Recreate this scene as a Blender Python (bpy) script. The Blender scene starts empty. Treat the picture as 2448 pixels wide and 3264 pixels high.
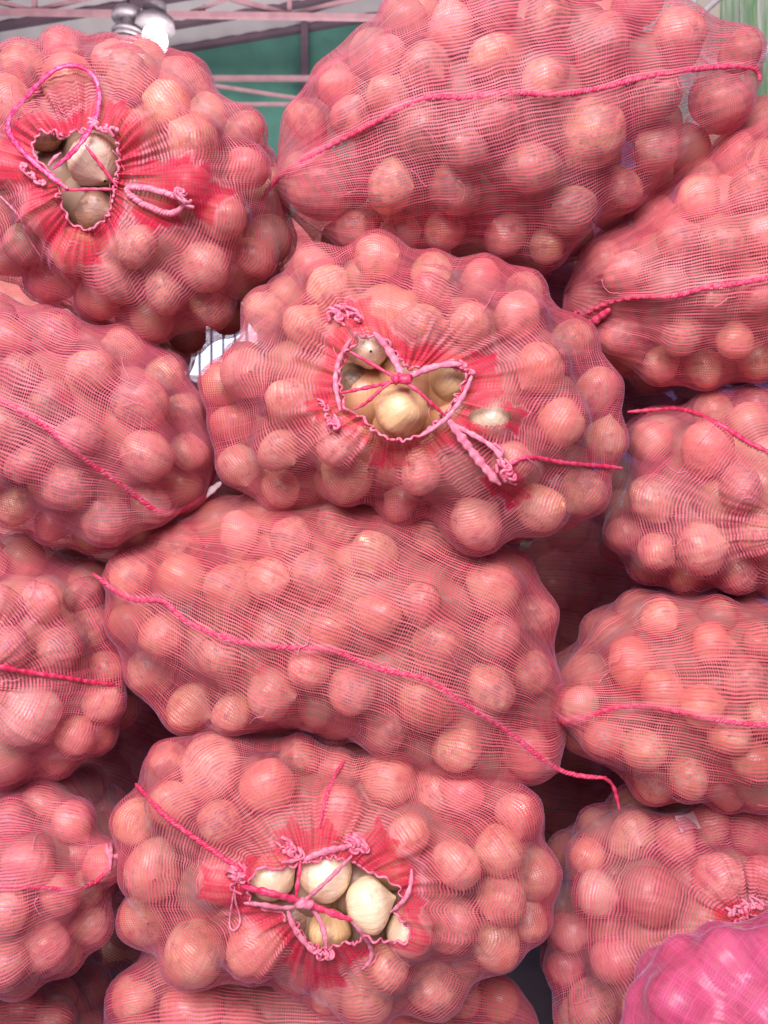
import bpy, bmesh, math, random
import numpy as np
from mathutils import Vector, Matrix, noise as mnoise
from mathutils.bvhtree import BVHTree

random.seed(7); rng = np.random.default_rng(7)
sc = bpy.context.scene
COL = sc.collection

# ------------------------------------------------------------------ camera
DC, CZ = 1.25, 0.90            # camera distance to the face of the stack, camera height
K = 1.1 / 2448                 # metres per photograph pixel on the face of the stack
cam = bpy.data.cameras.new('camera')
cam.sensor_fit = 'HORIZONTAL'; cam.sensor_width = 36.0; cam.lens = 36.0 * DC / 1.1
cam.clip_start = 0.02; cam.clip_end = 200
camo = bpy.data.objects.new('camera', cam); COL.objects.link(camo)
camo.location = (0, -DC, CZ); camo.rotation_euler = (math.radians(90), 0, 0)
sc.camera = camo
cam.dof.use_dof = True; cam.dof.focus_distance = 1.14; cam.dof.aperture_fstop = 10.0

# ------------------------------------------------------------------ light: a covered market hall, open to daylight behind the camera
w = bpy.data.worlds.new('World'); sc.world = w; w.use_nodes = True
bg = w.node_tree.nodes['Background']
bg.inputs[0].default_value = (0.58, 0.38, 1.0, 1); bg.inputs[1].default_value = 0.24
def area(name, loc, target, sx, sy, power, color):
    l = bpy.data.lights.new(name, 'AREA'); l.shape = 'RECTANGLE'; l.size = sx; l.size_y = sy
    l.energy = power; l.color = color
    o = bpy.data.objects.new(name, l); COL.objects.link(o); o.location = loc
    o.rotation_euler = (Vector(target) - Vector(loc)).to_track_quat('-Z', 'Y').to_euler()
    return o
area('daylight_opening', (-0.6, -2.8, 2.7), (0, 0, 0.9), 2.6, 1.8, 218, (1.0, 0.86, 0.91))
area('hall_fill', (-0.3, 2.3, 1.5), (-1.0, 5.0, 4.4), 2.4, 1.2, 215, (1.0, 0.95, 0.97))  # added lamp hidden behind the stack, brightens the roof and gable wall

sc.view_settings.view_transform = 'Standard'; sc.view_settings.look = 'None'
sc.view_settings.exposure = 0.10; sc.view_settings.gamma = 1.0
sc.render.engine = 'CYCLES'
sc.cycles.use_denoising = True
sc.cycles.max_bounces = 4; sc.cycles.diffuse_bounces = 3; sc.cycles.transparent_max_bounces = 14
sc.cycles.caustics_reflective = False; sc.cycles.caustics_refractive = False

# ------------------------------------------------------------------ helpers
def tag(o, label=None, cat=None, group=None, kind=None):
    if label: o['label'] = label
    if cat: o['category'] = cat
    if group: o['group'] = group
    if kind: o['kind'] = kind
    return o
def empty(name, loc):
    o = bpy.data.objects.new(name, None); COL.objects.link(o); o.location = loc
    o.empty_display_size = 0.05
    return o
def mesh_np(name, V, F, mat, parent=None, smooth=True):
    """V (n,3) array in world space, F (m,4) or (m,3) int array"""
    V = np.asarray(V, dtype=np.float64); F = np.asarray(F, dtype=np.int32)
    if parent is not None: V = V - np.array(parent.location)
    me = bpy.data.meshes.new(name)
    k = F.shape[1]
    me.vertices.add(len(V)); me.vertices.foreach_set('co', V.astype(np.float32).ravel())
    me.loops.add(F.size); me.loops.foreach_set('vertex_index', F.ravel())
    me.polygons.add(len(F))
    me.polygons.foreach_set('loop_start', np.arange(0, F.size, k, dtype=np.int32))
    me.update(calc_edges=True)
    if smooth: me.polygons.foreach_set('use_smooth', np.ones(len(F), dtype=bool))
    if mat: me.materials.append(mat)
    o = bpy.data.objects.new(name, me); COL.objects.link(o)
    if parent is not None: o.parent = parent
    return o
def pix(px, py, y):
    s = K * (y + DC) / DC
    return np.array([(px - 1224) * s, y, CZ - (py - 1632) * s])
def ray_dir(px, py):
    d = Vector(((px - 1224) * K, DC, -(py - 1632) * K)); d.normalize(); return d
CAMP = Vector((0, -DC, CZ))

# ------------------------------------------------------------------ materials
class N:
    def __init__(s, name):
        s.m = bpy.data.materials.new(name); s.m.use_nodes = True
        s.t = s.m.node_tree; s.n = s.t.nodes; s.l = s.t.links
        s.p = s.n['Principled BSDF']
    def node(s, typ, **kw):
        n = s.n.new(typ)
        for k, v in kw.items():
            if k.startswith('i_'):
                key = k[2:]
                key = int(key) if key.isdigit() else key
                sock = n.inputs[key]
                if hasattr(v, 'links') or isinstance(v, bpy.types.NodeSocket): s.l.new(v, sock)
                else: sock.default_value = v
            else: setattr(n, k, v)
        return n
    def math(s, op, a, b=None, c=None, clamp=False):
        n = s.n.new('ShaderNodeMath'); n.operation = op; n.use_clamp = clamp
        for i, v in enumerate((a, b, c)):
            if v is None: continue
            if isinstance(v, bpy.types.NodeSocket): s.l.new(v, n.inputs[i])
            else: n.inputs[i].default_value = v
        return n.outputs[0]
    def mix(s, f, a, b):
        n = s.n.new('ShaderNodeMix'); n.data_type = 'RGBA'
        for sock, v in ((n.inputs[0], f), (n.inputs[6], a), (n.inputs[7], b)):
            if isinstance(v, bpy.types.NodeSocket): s.l.new(v, sock)
            elif isinstance(v, tuple): sock.default_value = (*v, 1) if len(v) == 3 else v
            else: sock.default_value = v
        return n.outputs[2]
    def noise(s, vec, scale, detail=3, rough=0.55):
        n = s.n.new('ShaderNodeTexNoise'); n.inputs['Scale'].default_value = scale
        n.inputs['Detail'].default_value = detail; n.inputs['Roughness'].default_value = rough
        if vec is not None: s.l.new(vec, n.inputs['Vector'])
        return n.outputs['Fac']
    def ramp(s, v, a, b, lo=0.0, hi=1.0):
        n = s.n.new('ShaderNodeMapRange'); n.interpolation_type = 'SMOOTHSTEP'
        s.l.new(v, n.inputs[0]); n.inputs[1].default_value = a; n.inputs[2].default_value = b
        n.inputs[3].default_value = lo; n.inputs[4].default_value = hi
        return n.outputs[0]
    def set(s, **kw):
        for k, v in kw.items():
            sock = s.p.inputs[k.replace('_', ' ')]
            if isinstance(v, bpy.types.NodeSocket): s.l.new(v, sock)
            else: sock.default_value = (*v, 1) if isinstance(v, tuple) and len(v) == 3 and sock.type == 'RGBA' else v
    def bump(s, h, strength, dist):
        n = s.n.new('ShaderNodeBump'); n.inputs['Strength'].default_value = strength
        n.inputs['Distance'].default_value = dist; s.l.new(h, n.inputs['Height'])
        s.l.new(n.outputs[0], s.p.inputs['Normal'])

def net_material(name, thread, thread2, dens_a, dens_b, wa, wb, nrough=0.42, dust=(0.60, 0.30, 0.30)):
    M = N(name)
    uv = M.node('ShaderNodeUVMap').outputs[0]
    obj = M.node('ShaderNodeTexCoord').outputs['Object']
    sep = M.node('ShaderNodeSeparateXYZ', i_0=uv)
    n1 = M.noise(obj, 30, 2); n2 = M.noise(obj, 50, 2); n4 = M.noise(obj, 9, 4, 0.6); oi = M.node('ShaderNodeObjectInfo').outputs['Random']; n3 = M.noise(obj, 17, 3)
    n5 = M.noise(obj, 11, 2)
    def lines(c, nn, amp, wid, soft):
        c = M.math('ADD', M.math('ADD', c, M.math('MULTIPLY', nn, amp)), M.math('MULTIPLY', n5, 3.2))
        d = M.math('ABSOLUTE', M.math('SUBTRACT', M.math('FRACT', c), 0.5))
        t = M.math('SUBTRACT', M.math('ADD', wid, M.math('MULTIPLY', M.math('SUBTRACT', n3, 0.5), 0.16)), d)
        idn = M.node('ShaderNodeTexWhiteNoise', noise_dimensions='1D'); M.l.new(M.math('FLOOR', c), idn.inputs['W'])
        return M.math('MULTIPLY', M.ramp(t, -soft, soft), M.math('ADD', 0.45, M.math('MULTIPLY', idn.outputs['Value'], 0.55)))
    A = lines(sep.outputs[0], n1, 0.75, wa, 0.08)
    B = lines(sep.outputs[1], n2, 0.6, wb, 0.09)
    cov = M.math('SUBTRACT', 1.0, M.math('MULTIPLY', M.math('SUBTRACT', 1.0, M.math('MULTIPLY', A, dens_a)),
                                         M.math('SUBTRACT', 1.0, M.math('MULTIPLY', B, dens_b))))
    at = M.node('ShaderNodeAttribute', attribute_name='hem').outputs['Fac']
    hn = M.math('ADD', at, M.math('MULTIPLY', M.math('SUBTRACT', n1, 0.5), 0.5))
    red = M.ramp(hn, 0.40, 0.80)
    ring = M.math('MULTIPLY', M.math('MULTIPLY', M.ramp(hn, 0.26, 0.44), M.ramp(n3, 0.40, 0.56)), M.math('SUBTRACT', 1.0, red))
    fib = M.ramp(M.noise(M.node('ShaderNodeCombineXYZ', i_0=M.math('MULTIPLY', sep.outputs[1], 1.0),
                                i_1=M.math('MULTIPLY', sep.outputs[0], 0.04)).outputs[0], 0.55, 3), 0.30, 0.7)
    alpha = M.math('MAXIMUM', cov, M.math('MULTIPLY', red, M.math('ADD', 0.16, M.math('MULTIPLY', fib, 0.66))))
    alpha = M.math('MAXIMUM', alpha, M.math('MULTIPLY', ring, 0.4))
    tone = M.mix(M.ramp(n3, 0.3, 0.7), thread, thread2)
    tone = M.mix(M.math('MULTIPLY', M.ramp(n4, 0.48, 0.72), 0.42), tone, dust)
    hv = M.node('ShaderNodeHueSaturation', i_Color=tone); M.l.new(M.math('ADD', 0.84, M.math('MULTIPLY', oi, 0.32)), hv.inputs['Value']); M.l.new(M.math('ADD', 0.496, M.math('MULTIPLY', M.math('FRACT', M.math('MULTIPLY', oi, 5.37)), 0.012)), hv.inputs['Hue']); tone = hv.outputs[0]
    col = M.mix(red, tone, M.mix(fib, (0.72, 0.06, 0.12), (0.60, 0.008, 0.05)))
    col = M.mix(ring, col, (0.76, 0.22, 0.27))
    M.set(Base_Color=col, Roughness=nrough, Alpha=alpha)
    M.set(Sheen_Weight=0.4, Sheen_Roughness=0.35, Sheen_Tint=(0.72, 0.60, 0.95))
    M.p.inputs['Specular IOR Level'].default_value = 0.3
    return M.m
NET = net_material('red_net', (0.76, 0.19, 0.235), (0.64, 0.11, 0.155), 0.98, 0.74, 0.245, 0.205, 0.5)
NETD = net_material('dense_magenta_net', (0.70, 0.14, 0.30), (0.54, 0.07, 0.19), 1.0, 0.95, 0.42, 0.40, 0.28, (0.72, 0.16, 0.32))

def cord_material(name, c1, c2, rough=0.5):
    M = N(name)
    obj = M.node('ShaderNodeTexCoord').outputs['Object']
    f = M.ramp(M.noise(obj, 160, 3), 0.35, 0.68)
    M.set(Base_Color=M.mix(f, c1, c2), Roughness=rough)
    M.bump(M.noise(obj, 900, 2), 0.5, 0.001)
    return M.m
SEAM = cord_material('seam_stitching', (0.68, 0.03, 0.11), (0.72, 0.12, 0.21))
HEM = cord_material('hem_ruffle', (0.70, 0.12, 0.21), (0.78, 0.28, 0.36))
STRING = cord_material('red_string', (0.72, 0.02, 0.10), (0.78, 0.10, 0.20), 0.35)
PALE = cord_material('pale_pink_tape', (0.70, 0.18, 0.28), (0.76, 0.32, 0.39))
SHINY = cord_material('shiny_magenta_tape', (0.72, 0.02, 0.14), (0.80, 0.16, 0.34), 0.22)
SCRAP = cord_material('pinkish_paper', (0.62, 0.36, 0.38), (0.70, 0.46, 0.46), 0.7)
TAG = cord_material('white_tag', (0.85, 0.68, 0.72), (0.88, 0.78, 0.80))

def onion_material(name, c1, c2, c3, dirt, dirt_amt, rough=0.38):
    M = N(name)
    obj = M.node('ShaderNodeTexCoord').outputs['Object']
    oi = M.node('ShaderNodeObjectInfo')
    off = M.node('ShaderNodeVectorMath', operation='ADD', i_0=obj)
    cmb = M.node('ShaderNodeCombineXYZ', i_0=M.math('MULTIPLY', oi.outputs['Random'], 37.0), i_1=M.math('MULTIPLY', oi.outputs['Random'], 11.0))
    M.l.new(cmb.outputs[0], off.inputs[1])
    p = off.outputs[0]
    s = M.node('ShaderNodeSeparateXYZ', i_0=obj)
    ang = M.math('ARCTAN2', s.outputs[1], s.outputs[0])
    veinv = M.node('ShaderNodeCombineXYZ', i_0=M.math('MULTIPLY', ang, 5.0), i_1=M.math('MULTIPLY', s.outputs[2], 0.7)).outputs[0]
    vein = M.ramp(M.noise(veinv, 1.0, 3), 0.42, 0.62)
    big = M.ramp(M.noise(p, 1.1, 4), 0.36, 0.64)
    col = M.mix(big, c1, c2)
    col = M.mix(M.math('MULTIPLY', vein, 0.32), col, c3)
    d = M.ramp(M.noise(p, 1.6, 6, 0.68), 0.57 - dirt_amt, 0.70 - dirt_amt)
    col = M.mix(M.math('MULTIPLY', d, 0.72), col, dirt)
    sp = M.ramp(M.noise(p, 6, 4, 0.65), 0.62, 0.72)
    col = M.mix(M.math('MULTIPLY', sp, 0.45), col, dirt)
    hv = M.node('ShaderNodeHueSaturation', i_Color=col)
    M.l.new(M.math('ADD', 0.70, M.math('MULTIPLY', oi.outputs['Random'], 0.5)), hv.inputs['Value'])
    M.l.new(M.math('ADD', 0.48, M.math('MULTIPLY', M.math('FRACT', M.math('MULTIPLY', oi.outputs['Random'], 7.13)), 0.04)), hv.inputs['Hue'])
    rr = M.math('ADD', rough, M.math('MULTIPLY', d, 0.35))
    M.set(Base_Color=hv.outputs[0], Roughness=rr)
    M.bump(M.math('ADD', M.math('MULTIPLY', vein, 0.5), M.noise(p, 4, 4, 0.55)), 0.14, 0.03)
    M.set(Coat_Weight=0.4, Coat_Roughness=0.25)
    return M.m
ON_BROWN = onion_material('brown_onion_skin', (0.84, 0.42, 0.24), (0.92, 0.64, 0.44), (0.55, 0.22, 0.12), (0.27, 0.17, 0.13), 0.05, 0.30)
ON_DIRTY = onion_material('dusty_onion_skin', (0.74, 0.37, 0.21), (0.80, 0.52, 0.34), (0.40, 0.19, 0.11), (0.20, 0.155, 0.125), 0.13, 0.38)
ON_RED = onion_material('reddish_onion_skin', (0.82, 0.31, 0.20), (0.88, 0.48, 0.33), (0.56, 0.13, 0.08), (0.30, 0.14, 0.10), -0.02, 0.3)
ON_PALE = onion_material('peeled_onion_skin', (0.90, 0.76, 0.54), (0.86, 0.66, 0.44), (0.70, 0.50, 0.30), (0.42, 0.29, 0.18), -0.02, 0.24)
ON_OLIVE = onion_material('olive_tan_onion_skin', (0.74, 0.58, 0.26), (0.68, 0.50, 0.22), (0.54, 0.36, 0.15), (0.36, 0.25, 0.13), 0.0, 0.45)
ON_DARK = onion_material('shadowed_brown_onion_skin', (0.42, 0.25, 0.14), (0.50, 0.33, 0.2), (0.28, 0.15, 0.08), (0.2, 0.14, 0.10), 0.08, 0.45)  # darker copy of the brown skin, shade of the sack mouths put into its colour

# ------------------------------------------------------------------ onions
def onion_data(name, mat, squash, neck, seed, nu=28, nv=18):
    r_ = random.Random(seed)
    V = []; F = []
    ph = [r_.uniform(0, 6.28) for _ in range(4)]
    for j in range(nv + 1):
        t = j / nv
        th = math.pi * t
        for i in range(nu):
            a = 2 * math.pi * i / nu
            rr = math.sin(th) ** 0.92 if 0 < j < nv else 0.0
            z = math.cos(th) * squash
            lob = 1 + 0.045 * math.sin(2 * a + ph[0]) + 0.028 * math.sin(3 * a + ph[1] + 2 * t) + 0.010 * math.sin(7 * a + ph[2])
            lob *= 1 + 0.13 * mnoise.noise(Vector((math.sin(th) * math.cos(a) * 1.1 + seed, math.sin(th) * math.sin(a) * 1.1, math.cos(th) * 1.1)))
            if t < 0.22:
                f = (0.22 - t) / 0.22
                z += neck * f ** 1.6
                rr = max(rr, 0.10 * math.sin(min(1, j) * 1.57)) * (1 - 0.22 * f) if j else 0.055
            if t > 0.93: z += 0.05 * (t - 0.93) / 0.07
            V.append((rr * lob * math.cos(a), rr * lob * math.sin(a), z))
    for j in range(nv):
        for i in range(nu):
            F.append((j * nu + i, (j + 1) * nu + i, (j + 1) * nu + (i + 1) % nu, j * nu + (i + 1) % nu))
    me = bpy.data.meshes.new(name); me.from_pydata(V, [], F)
    me.polygons.foreach_set('use_smooth', [True] * len(F)); me.materials.append(mat)
    me.update()
    return me
ONIONS = {}
for key, mat in (('b', ON_BROWN), ('d', ON_DIRTY), ('r', ON_RED), ('p', ON_PALE), ('o', ON_OLIVE), ('k', ON_DARK)):
    ONIONS[key] = [onion_data('onion', mat, sq, nk, 11 * i + ord(key)) for i, (sq, nk) in enumerate(((0.90, 0.20), (0.97, 0.12), (0.84, 0.28), (1.02, 0.24), (0.80, 0.14)))]
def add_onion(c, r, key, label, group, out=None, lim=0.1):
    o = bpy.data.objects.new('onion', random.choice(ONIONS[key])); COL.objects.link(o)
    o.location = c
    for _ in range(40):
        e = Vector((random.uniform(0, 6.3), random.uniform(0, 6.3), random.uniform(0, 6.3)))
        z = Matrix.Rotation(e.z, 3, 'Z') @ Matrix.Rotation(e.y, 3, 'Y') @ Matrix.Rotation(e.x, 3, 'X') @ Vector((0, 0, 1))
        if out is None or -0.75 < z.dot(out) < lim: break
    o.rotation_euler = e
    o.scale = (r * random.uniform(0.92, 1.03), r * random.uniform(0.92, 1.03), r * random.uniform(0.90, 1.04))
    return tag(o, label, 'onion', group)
def uvsphere(nu, nv):
    V = [(0, 0, 1)]
    for j in range(1, nv):
        for i in range(nu):
            th = math.pi * j / nv; a = 2 * math.pi * i / nu
            V.append((math.sin(th) * math.cos(a), math.sin(th) * math.sin(a), math.cos(th)))
    V.append((0, 0, -1)); F = []
    for i in range(nu): F.append((0, 1 + i, 1 + (i + 1) % nu))
    for j in range(nv - 2):
        for i in range(nu):
            a = 1 + j * nu + i; b = 1 + j * nu + (i + 1) % nu
            F.append((a, a + nu, b + nu)); F.append((a, b + nu, b))
    L = len(V) - 1; s = 1 + (nv - 2) * nu
    for i in range(nu): F.append((L, s + (i + 1) % nu, s + i))
    return np.array(V), np.array(F)
SPH = uvsphere(14, 9)
HEAPV = []; HEAPF = []; heap_n = 0
def heap_onion(c, r):
    global heap_n
    V, F = SPH
    a = rng.normal(size=(3, 3)); q, _ = np.linalg.qr(a)
    HEAPV.append((V * np.array([1, 1, 0.92])) @ q.T * r + c); HEAPF.append(F + heap_n); heap_n += len(V)

# ------------------------------------------------------------------ tubes and ropes
def catmull(P, step):
    P = [np.asarray(p, float) for p in P]
    if len(P) < 3:
        n = max(2, int(np.linalg.norm(P[1] - P[0]) / step)); return np.array([P[0] + (P[1] - P[0]) * t for t in np.linspace(0, 1, n)])
    Q = [2 * P[0] - P[1]] + P + [2 * P[-1] - P[-2]]; out = []
    for i in range(1, len(Q) - 2):
        n = max(2, int(np.linalg.norm(Q[i + 1] - Q[i]) / step))
        for t in np.linspace(0, 1, n, endpoint=False):
            a, b, c, d = Q[i - 1], Q[i], Q[i + 1], Q[i + 2]
            out.append(0.5 * (2 * b + (c - a) * t + (2 * a - 5 * b + 4 * c - d) * t * t + (3 * b - a - 3 * c + d) * t ** 3))
    out.append(P[-1]); return np.array(out)
def frames(C):
    T = np.gradient(C, axis=0); T /= np.linalg.norm(T, axis=1)[:, None] + 1e-12
    up = np.array([0.0, -1.0, 0.02])
    B = np.cross(T, up); B /= np.linalg.norm(B, axis=1)[:, None] + 1e-9
    Nn = np.cross(B, T)
    return T, B, Nn
def tube_arrays(C, rad, k=6, flat=1.0):
    T, B, Nn = frames(C); n = len(C)
    rad = np.broadcast_to(np.asarray(rad, float), (n,))
    a = np.arange(k) * 2 * math.pi / k
    V = C[:, None, :] + rad[:, None, None] * (np.cos(a)[None, :, None] * B[:, None, :] + flat * np.sin(a)[None, :, None] * Nn[:, None, :])
    V = V.reshape(-1, 3)
    I, J = np.meshgrid(np.arange(n - 1), np.arange(k), indexing='ij')
    F = np.stack([I * k + J, I * k + (J + 1) % k, (I + 1) * k + (J + 1) % k, (I + 1) * k + J], -1).reshape(-1, 4)
    V = np.vstack([V, C[0], C[-1]])
    caps = []
    for j in range(k):
        caps.append((len(V) - 2, (j + 1) % k, j, j)); caps.append((len(V) - 1, (n - 1) * k + j, (n - 1) * k + (j + 1) % k, (n - 1) * k + (j + 1) % k))
    return V, F, caps
def build_tubes(name, parts, mat, parent):
    Vs = []; Fs = []; T3 = []; o = 0
    for V, F, caps in parts:
        Vs.append(V); Fs.append(F + o); T3 += [(a + o, b + o, c + o) for a, b, c, _ in caps]; o += len(V)
    V = np.vstack(Vs) - (np.array(parent.location) if parent is not None else 0)
    me = bpy.data.meshes.new(name)
    me.from_pydata(V.tolist(), [], np.vstack(Fs).tolist() + T3)
    me.polygons.foreach_set('use_smooth', [True] * len(me.polygons)); me.materials.append(mat); me.update()
    ob = bpy.data.objects.new(name, me); COL.objects.link(ob)
    if parent is not None: ob.parent = parent
    return ob
def rope(name, C, rad, mat, parent, pitch=0.011, strands=3, wob=0.0008):
    """twisted chain-stitch cord along the resampled path C"""
    T, B, Nn = frames(C); s = np.concatenate([[0], np.cumsum(np.linalg.norm(np.diff(C, axis=0), axis=1))])
    parts = []; rad = rad * 0.52
    for q in range(strands):
        ph = 2 * math.pi * s / pitch + 2 * math.pi * q / strands + 0.9 * np.sin(s * 90 + q)
        Q = C + rad * 0.5 * (np.cos(ph)[:, None] * B + 0.7 * np.sin(ph)[:, None] * Nn)
        tp = np.clip(np.minimum(s, s[-1] - s) / 0.02, 0, 1) * 0.7 + 0.3
        rr = tp * rad * 0.66 * (1 + 0.20 * np.sin(2 * math.pi * s / 0.006 + q * 2))
        parts.append(tube_arrays(Q, rr, 6))
    return build_tubes(name, parts, mat, parent)
def cord(name, C, rad, mat, parent, flat=0.7):
    s = np.arange(len(C))
    n_ = len(C); tp = np.clip(np.minimum(s, n_ - 1 - s) / 9.0, 0, 1) * 0.65 + 0.35
    rr = tp * 0.66 * rad * (1 + 0.14 * np.sin(s * 0.63) + 0.12 * np.sin(s * 0.27 + 1))
    return build_tubes(name, [tube_arrays(C, rr, 7, flat)], mat, parent)

# ------------------------------------------------------------------ the sacks
D = 1.4756                       # outlines below are noted in a 1659 px wide view of the photograph
def crop(x0, y0, s, L): return [(x / s + x0, y / s + y0, r / s, *rest) for x, y, r, *rest in L]
POOL = []

class Sack: pass
def sack(outline, yc, Df, Db, axis, onions, label, taut=40, pole=None, p=2.3, hole=None, hem=None, net=NET,
         fill_r=0.034, pitch=(0.0046, 0.0031), obj_label='', grp='', res=1.0, back=False, spec=(), dirty=0.25, tears=(), seam=None):
    S = Sack()
    yo = yc - 0.03
    P = np.array([pix(x * D, y * D, yo)[[0, 2]] for x, y in outline])
    # area centroid of the outline
    x0, z0 = P[:, 0], P[:, 1]; x1, z1 = np.roll(x0, -1), np.roll(z0, -1)
    cr = x0 * z1 - x1 * z0; A = cr.sum() / 2
    c2 = np.array([((x0 + x1) * cr).sum(), ((z0 + z1) * cr).sum()]) / (6 * A)
    NA = 720; R = np.zeros(NA)
    for k in range(NA):
        a = 2 * math.pi * k / NA; d = np.array([math.cos(a), math.sin(a)])
        for i in range(len(P)):
            a0 = P[i] - c2; e = P[(i + 1) % len(P)] - P[i]
            den = d[0] * e[1] - d[1] * e[0]
            if abs(den) < 1e-12: continue
            t = (a0[0] * e[1] - a0[1] * e[0]) / den; u = (a0[0] * d[1] - a0[1] * d[0]) / den
            if t > 0 and -1e-9 <= u <= 1 + 1e-9: R[k] = max(R[k], t)
    ker = np.ones(9) / 9
    R = np.convolve(np.concatenate([R[-8:], R, R[:8]]), ker, 'same')[8:-8]
    def Rf(al):
        q = (al % (2 * math.pi)) / (2 * math.pi) * NA
        i = np.floor(q).astype(int) % NA; f = q - np.floor(q)
        return R[i] * (1 - f) + R[(i + 1) % NA] * f
    C = np.array([c2[0], yc, c2[1]])
    def base(d):
        rho = np.hypot(d[..., 0], d[..., 2]); Rr = Rf(np.arctan2(d[..., 2], d[..., 0]))
        Dd = np.where(d[..., 1] < 0, Df, Db)
        return ((rho / Rr) ** p + (np.abs(d[..., 1]) / Dd) ** p) ** (-1 / p)
    S.C = C
    zmin = P[:, 1].min()
    root = empty('onion_sack', (C[0], C[1], zmin)); S.root = root
    tag(root, label, 'sack', 'net sacks of onions in the stack')
    # ---- the onions one can see, where they show
    on = []
    for it in onions:
        px, py, pr = it[:3]; key = it[3] if len(it) > 3 else ('d' if random.random() < dirty else ('r' if random.random() < 0.25 else 'b'))
        r = pr * K * 1.03 * (DC + yc - Df * 0.7) / DC
        r = min(max(r, 0.029), 0.055)
        y = yc - Df * 0.6
        deep = it[4] if len(it) > 4 else 0.0
        for _ in range(5):
            q = pix(px, py, y); v = np.array([q[0] - C[0], q[2] - C[2]]); rho = np.linalg.norm(v) + 1e-9
            Rm = Rf(np.array(math.atan2(v[1], v[0]))) - r * 0.93
            f = min(rho / Rm, 0.985)
            if rho / Rm > 0.985: v = v * (0.985 * Rm / rho)
            y = yc - (Df - r) * (1 - f ** p) ** (1 / p) + deep
        on.append([np.array([C[0] + v[0], y, C[2] + v[1]]), r, key, 0, it[5] if len(it) > 5 else False])
    nvis = len(on)
    # ---- the rest of the load: a layer round the sides and back, then the core
    G = (math.pi * (3 - math.sqrt(5)))
    cand = []
    for i in range(420):
        yy = 1 - 2 * (i + 0.5) / 420; rr = math.sqrt(1 - yy * yy); a = G * i
        cand.append((rr * math.cos(a), yy, rr * math.sin(a)))
    random.shuffle(cand)
    for d in cand:
        d = np.array(d); r = fill_r * random.uniform(0.85, 1.12)
        b = float(base(d)); nrm = d / np.array([0.3, 0.25, 0.25]); nrm /= np.linalg.norm(nrm)
        q = C + d * (b - r * 1.10)
        if all(np.linalg.norm(q - o[0]) > 0.95 * (r + o[1]) for o in on):
            on.append([q, r, 'd' if random.random() < dirty else ('r' if random.random() < 0.25 else 'b'), 1])
    # ---- settle: push overlapping onions apart, mostly in depth for those seen
    X = np.array([o[0] for o in on]); RR = np.array([o[1] for o in on])
    X0 = X.copy()
    for _ in range(40):
        dv = X[:, None] - X[None]; dist = np.linalg.norm(dv, axis=2) + np.eye(len(X))
        ov = np.clip(0.95 * (RR[:, None] + RR[None]) - dist, 0, None); np.fill_diagonal(ov, 0)
        push = (dv / dist[..., None] * ov[..., None] * 0.32).sum(1)
        push[:nvis, 0] *= 0.45; push[:nvis, 2] *= 0.45
        X = X + push; X = X + 0.06 * (X0 - X)
    S.X, S.RR = X, RR
    for i, o in enumerate(on):
        front = X[i, 1] < C[1] - 0.02 and not back
        if i < nvis or (front and abs(X[i, 0]) < 0.6 and X[i, 2] > 0.10 and o[3] == 1):
            POOL.append((X[i], RR[i], o[2], obj_label, grp, i < nvis, len(o) > 4 and o[4], Vector(X[i] - C).normalized()))
        else: heap_onion(X[i], RR[i])
    for i in range(60):
        yy = 1 - 2 * (i + 0.5) / 60; rr = math.sqrt(1 - yy * yy); a = G * i
        d = np.array([rr * math.cos(a), yy, rr * math.sin(a)])
        heap_onion(C + d * (float(base(d)) - fill_r * 3.1), fill_r * 1.12)
    for f_ in (0.52, 0.28):
        for i in range(44):
            yy = 1 - 2 * (i + 0.5) / 44; rr = math.sqrt(1 - yy * yy); a = G * i
            d = np.array([rr * math.cos(a), yy, rr * math.sin(a)])
            heap_onion(C + d * float(base(d)) * f_, 0.046)
    # ---- the net: a membrane stretched over the onions
    if axis[0] == 'px': ax = pix(axis[1], axis[2], yc - Df * 0.95) - C          # pole through the open mouth
    else:                                                                         # pole from ear to ear along the seam
        qa, qb = pix(axis[0] * D, axis[1] * D, yo), pix(axis[2] * D, axis[3] * D, yo); ax = qb - qa
    ax = np.array(ax, float); ax /= np.linalg.norm(ax)
    h = np.array([0, -1.0, 0]) if abs(ax[1]) < 0.7 else np.array([1.0, 0, 0])
    e1 = h - ax * h.dot(ax); e1 /= np.linalg.norm(e1); e2 = np.cross(ax, e1)
    NT, NP = int(190 * res), int(300 * res)
    th = (np.arange(NT) + 0.5) / NT * math.pi; ph = np.arange(NP) / NP * 2 * math.pi
    def dirs(TH, PH):
        return (np.cos(TH)[..., None] * ax + (np.sin(TH) * np.cos(PH))[..., None] * e1 + (np.sin(TH) * np.sin(PH))[..., None] * e2)
    TH, PH = np.meshgrid(th, ph, indexing='ij')
    Dg = dirs(TH, PH)
    bs = base(Dg); ob = np.zeros_like(bs)
    for q, r in zip(X, RR):
        v = q - C; b = Dg @ v; disc = b * b - v.dot(v) + (r + 0.0042) ** 2
        t = np.where(disc > 0, b + np.sqrt(np.maximum(disc, 0)), 0); ob = np.maximum(ob, t)
    if hole is None and pole != 'mouth': ob = np.maximum(ob, np.where((TH < 0.13) | (TH > math.pi - 0.13), bs * 0.995, 0))
    r = np.maximum(ob, bs * (0.89 + (0.10 * (np.exp(-(TH / 0.30) ** 2) + np.exp(-((math.pi - TH) / 0.30) ** 2)) if hole is None and pole != 'mouth' else 0.0)))
    for k in range(int(taut * 1.55)):
        rp = np.vstack([np.roll(r[:1], NP // 2, 1), r, np.roll(r[-1:], NP // 2, 1)])
        av = (rp[:-2] + rp[2:] + np.roll(r, 1, 1) + np.roll(r, -1, 1)) / 4
        r = np.maximum(ob, r * 0.15 + av * 0.85)
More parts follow.
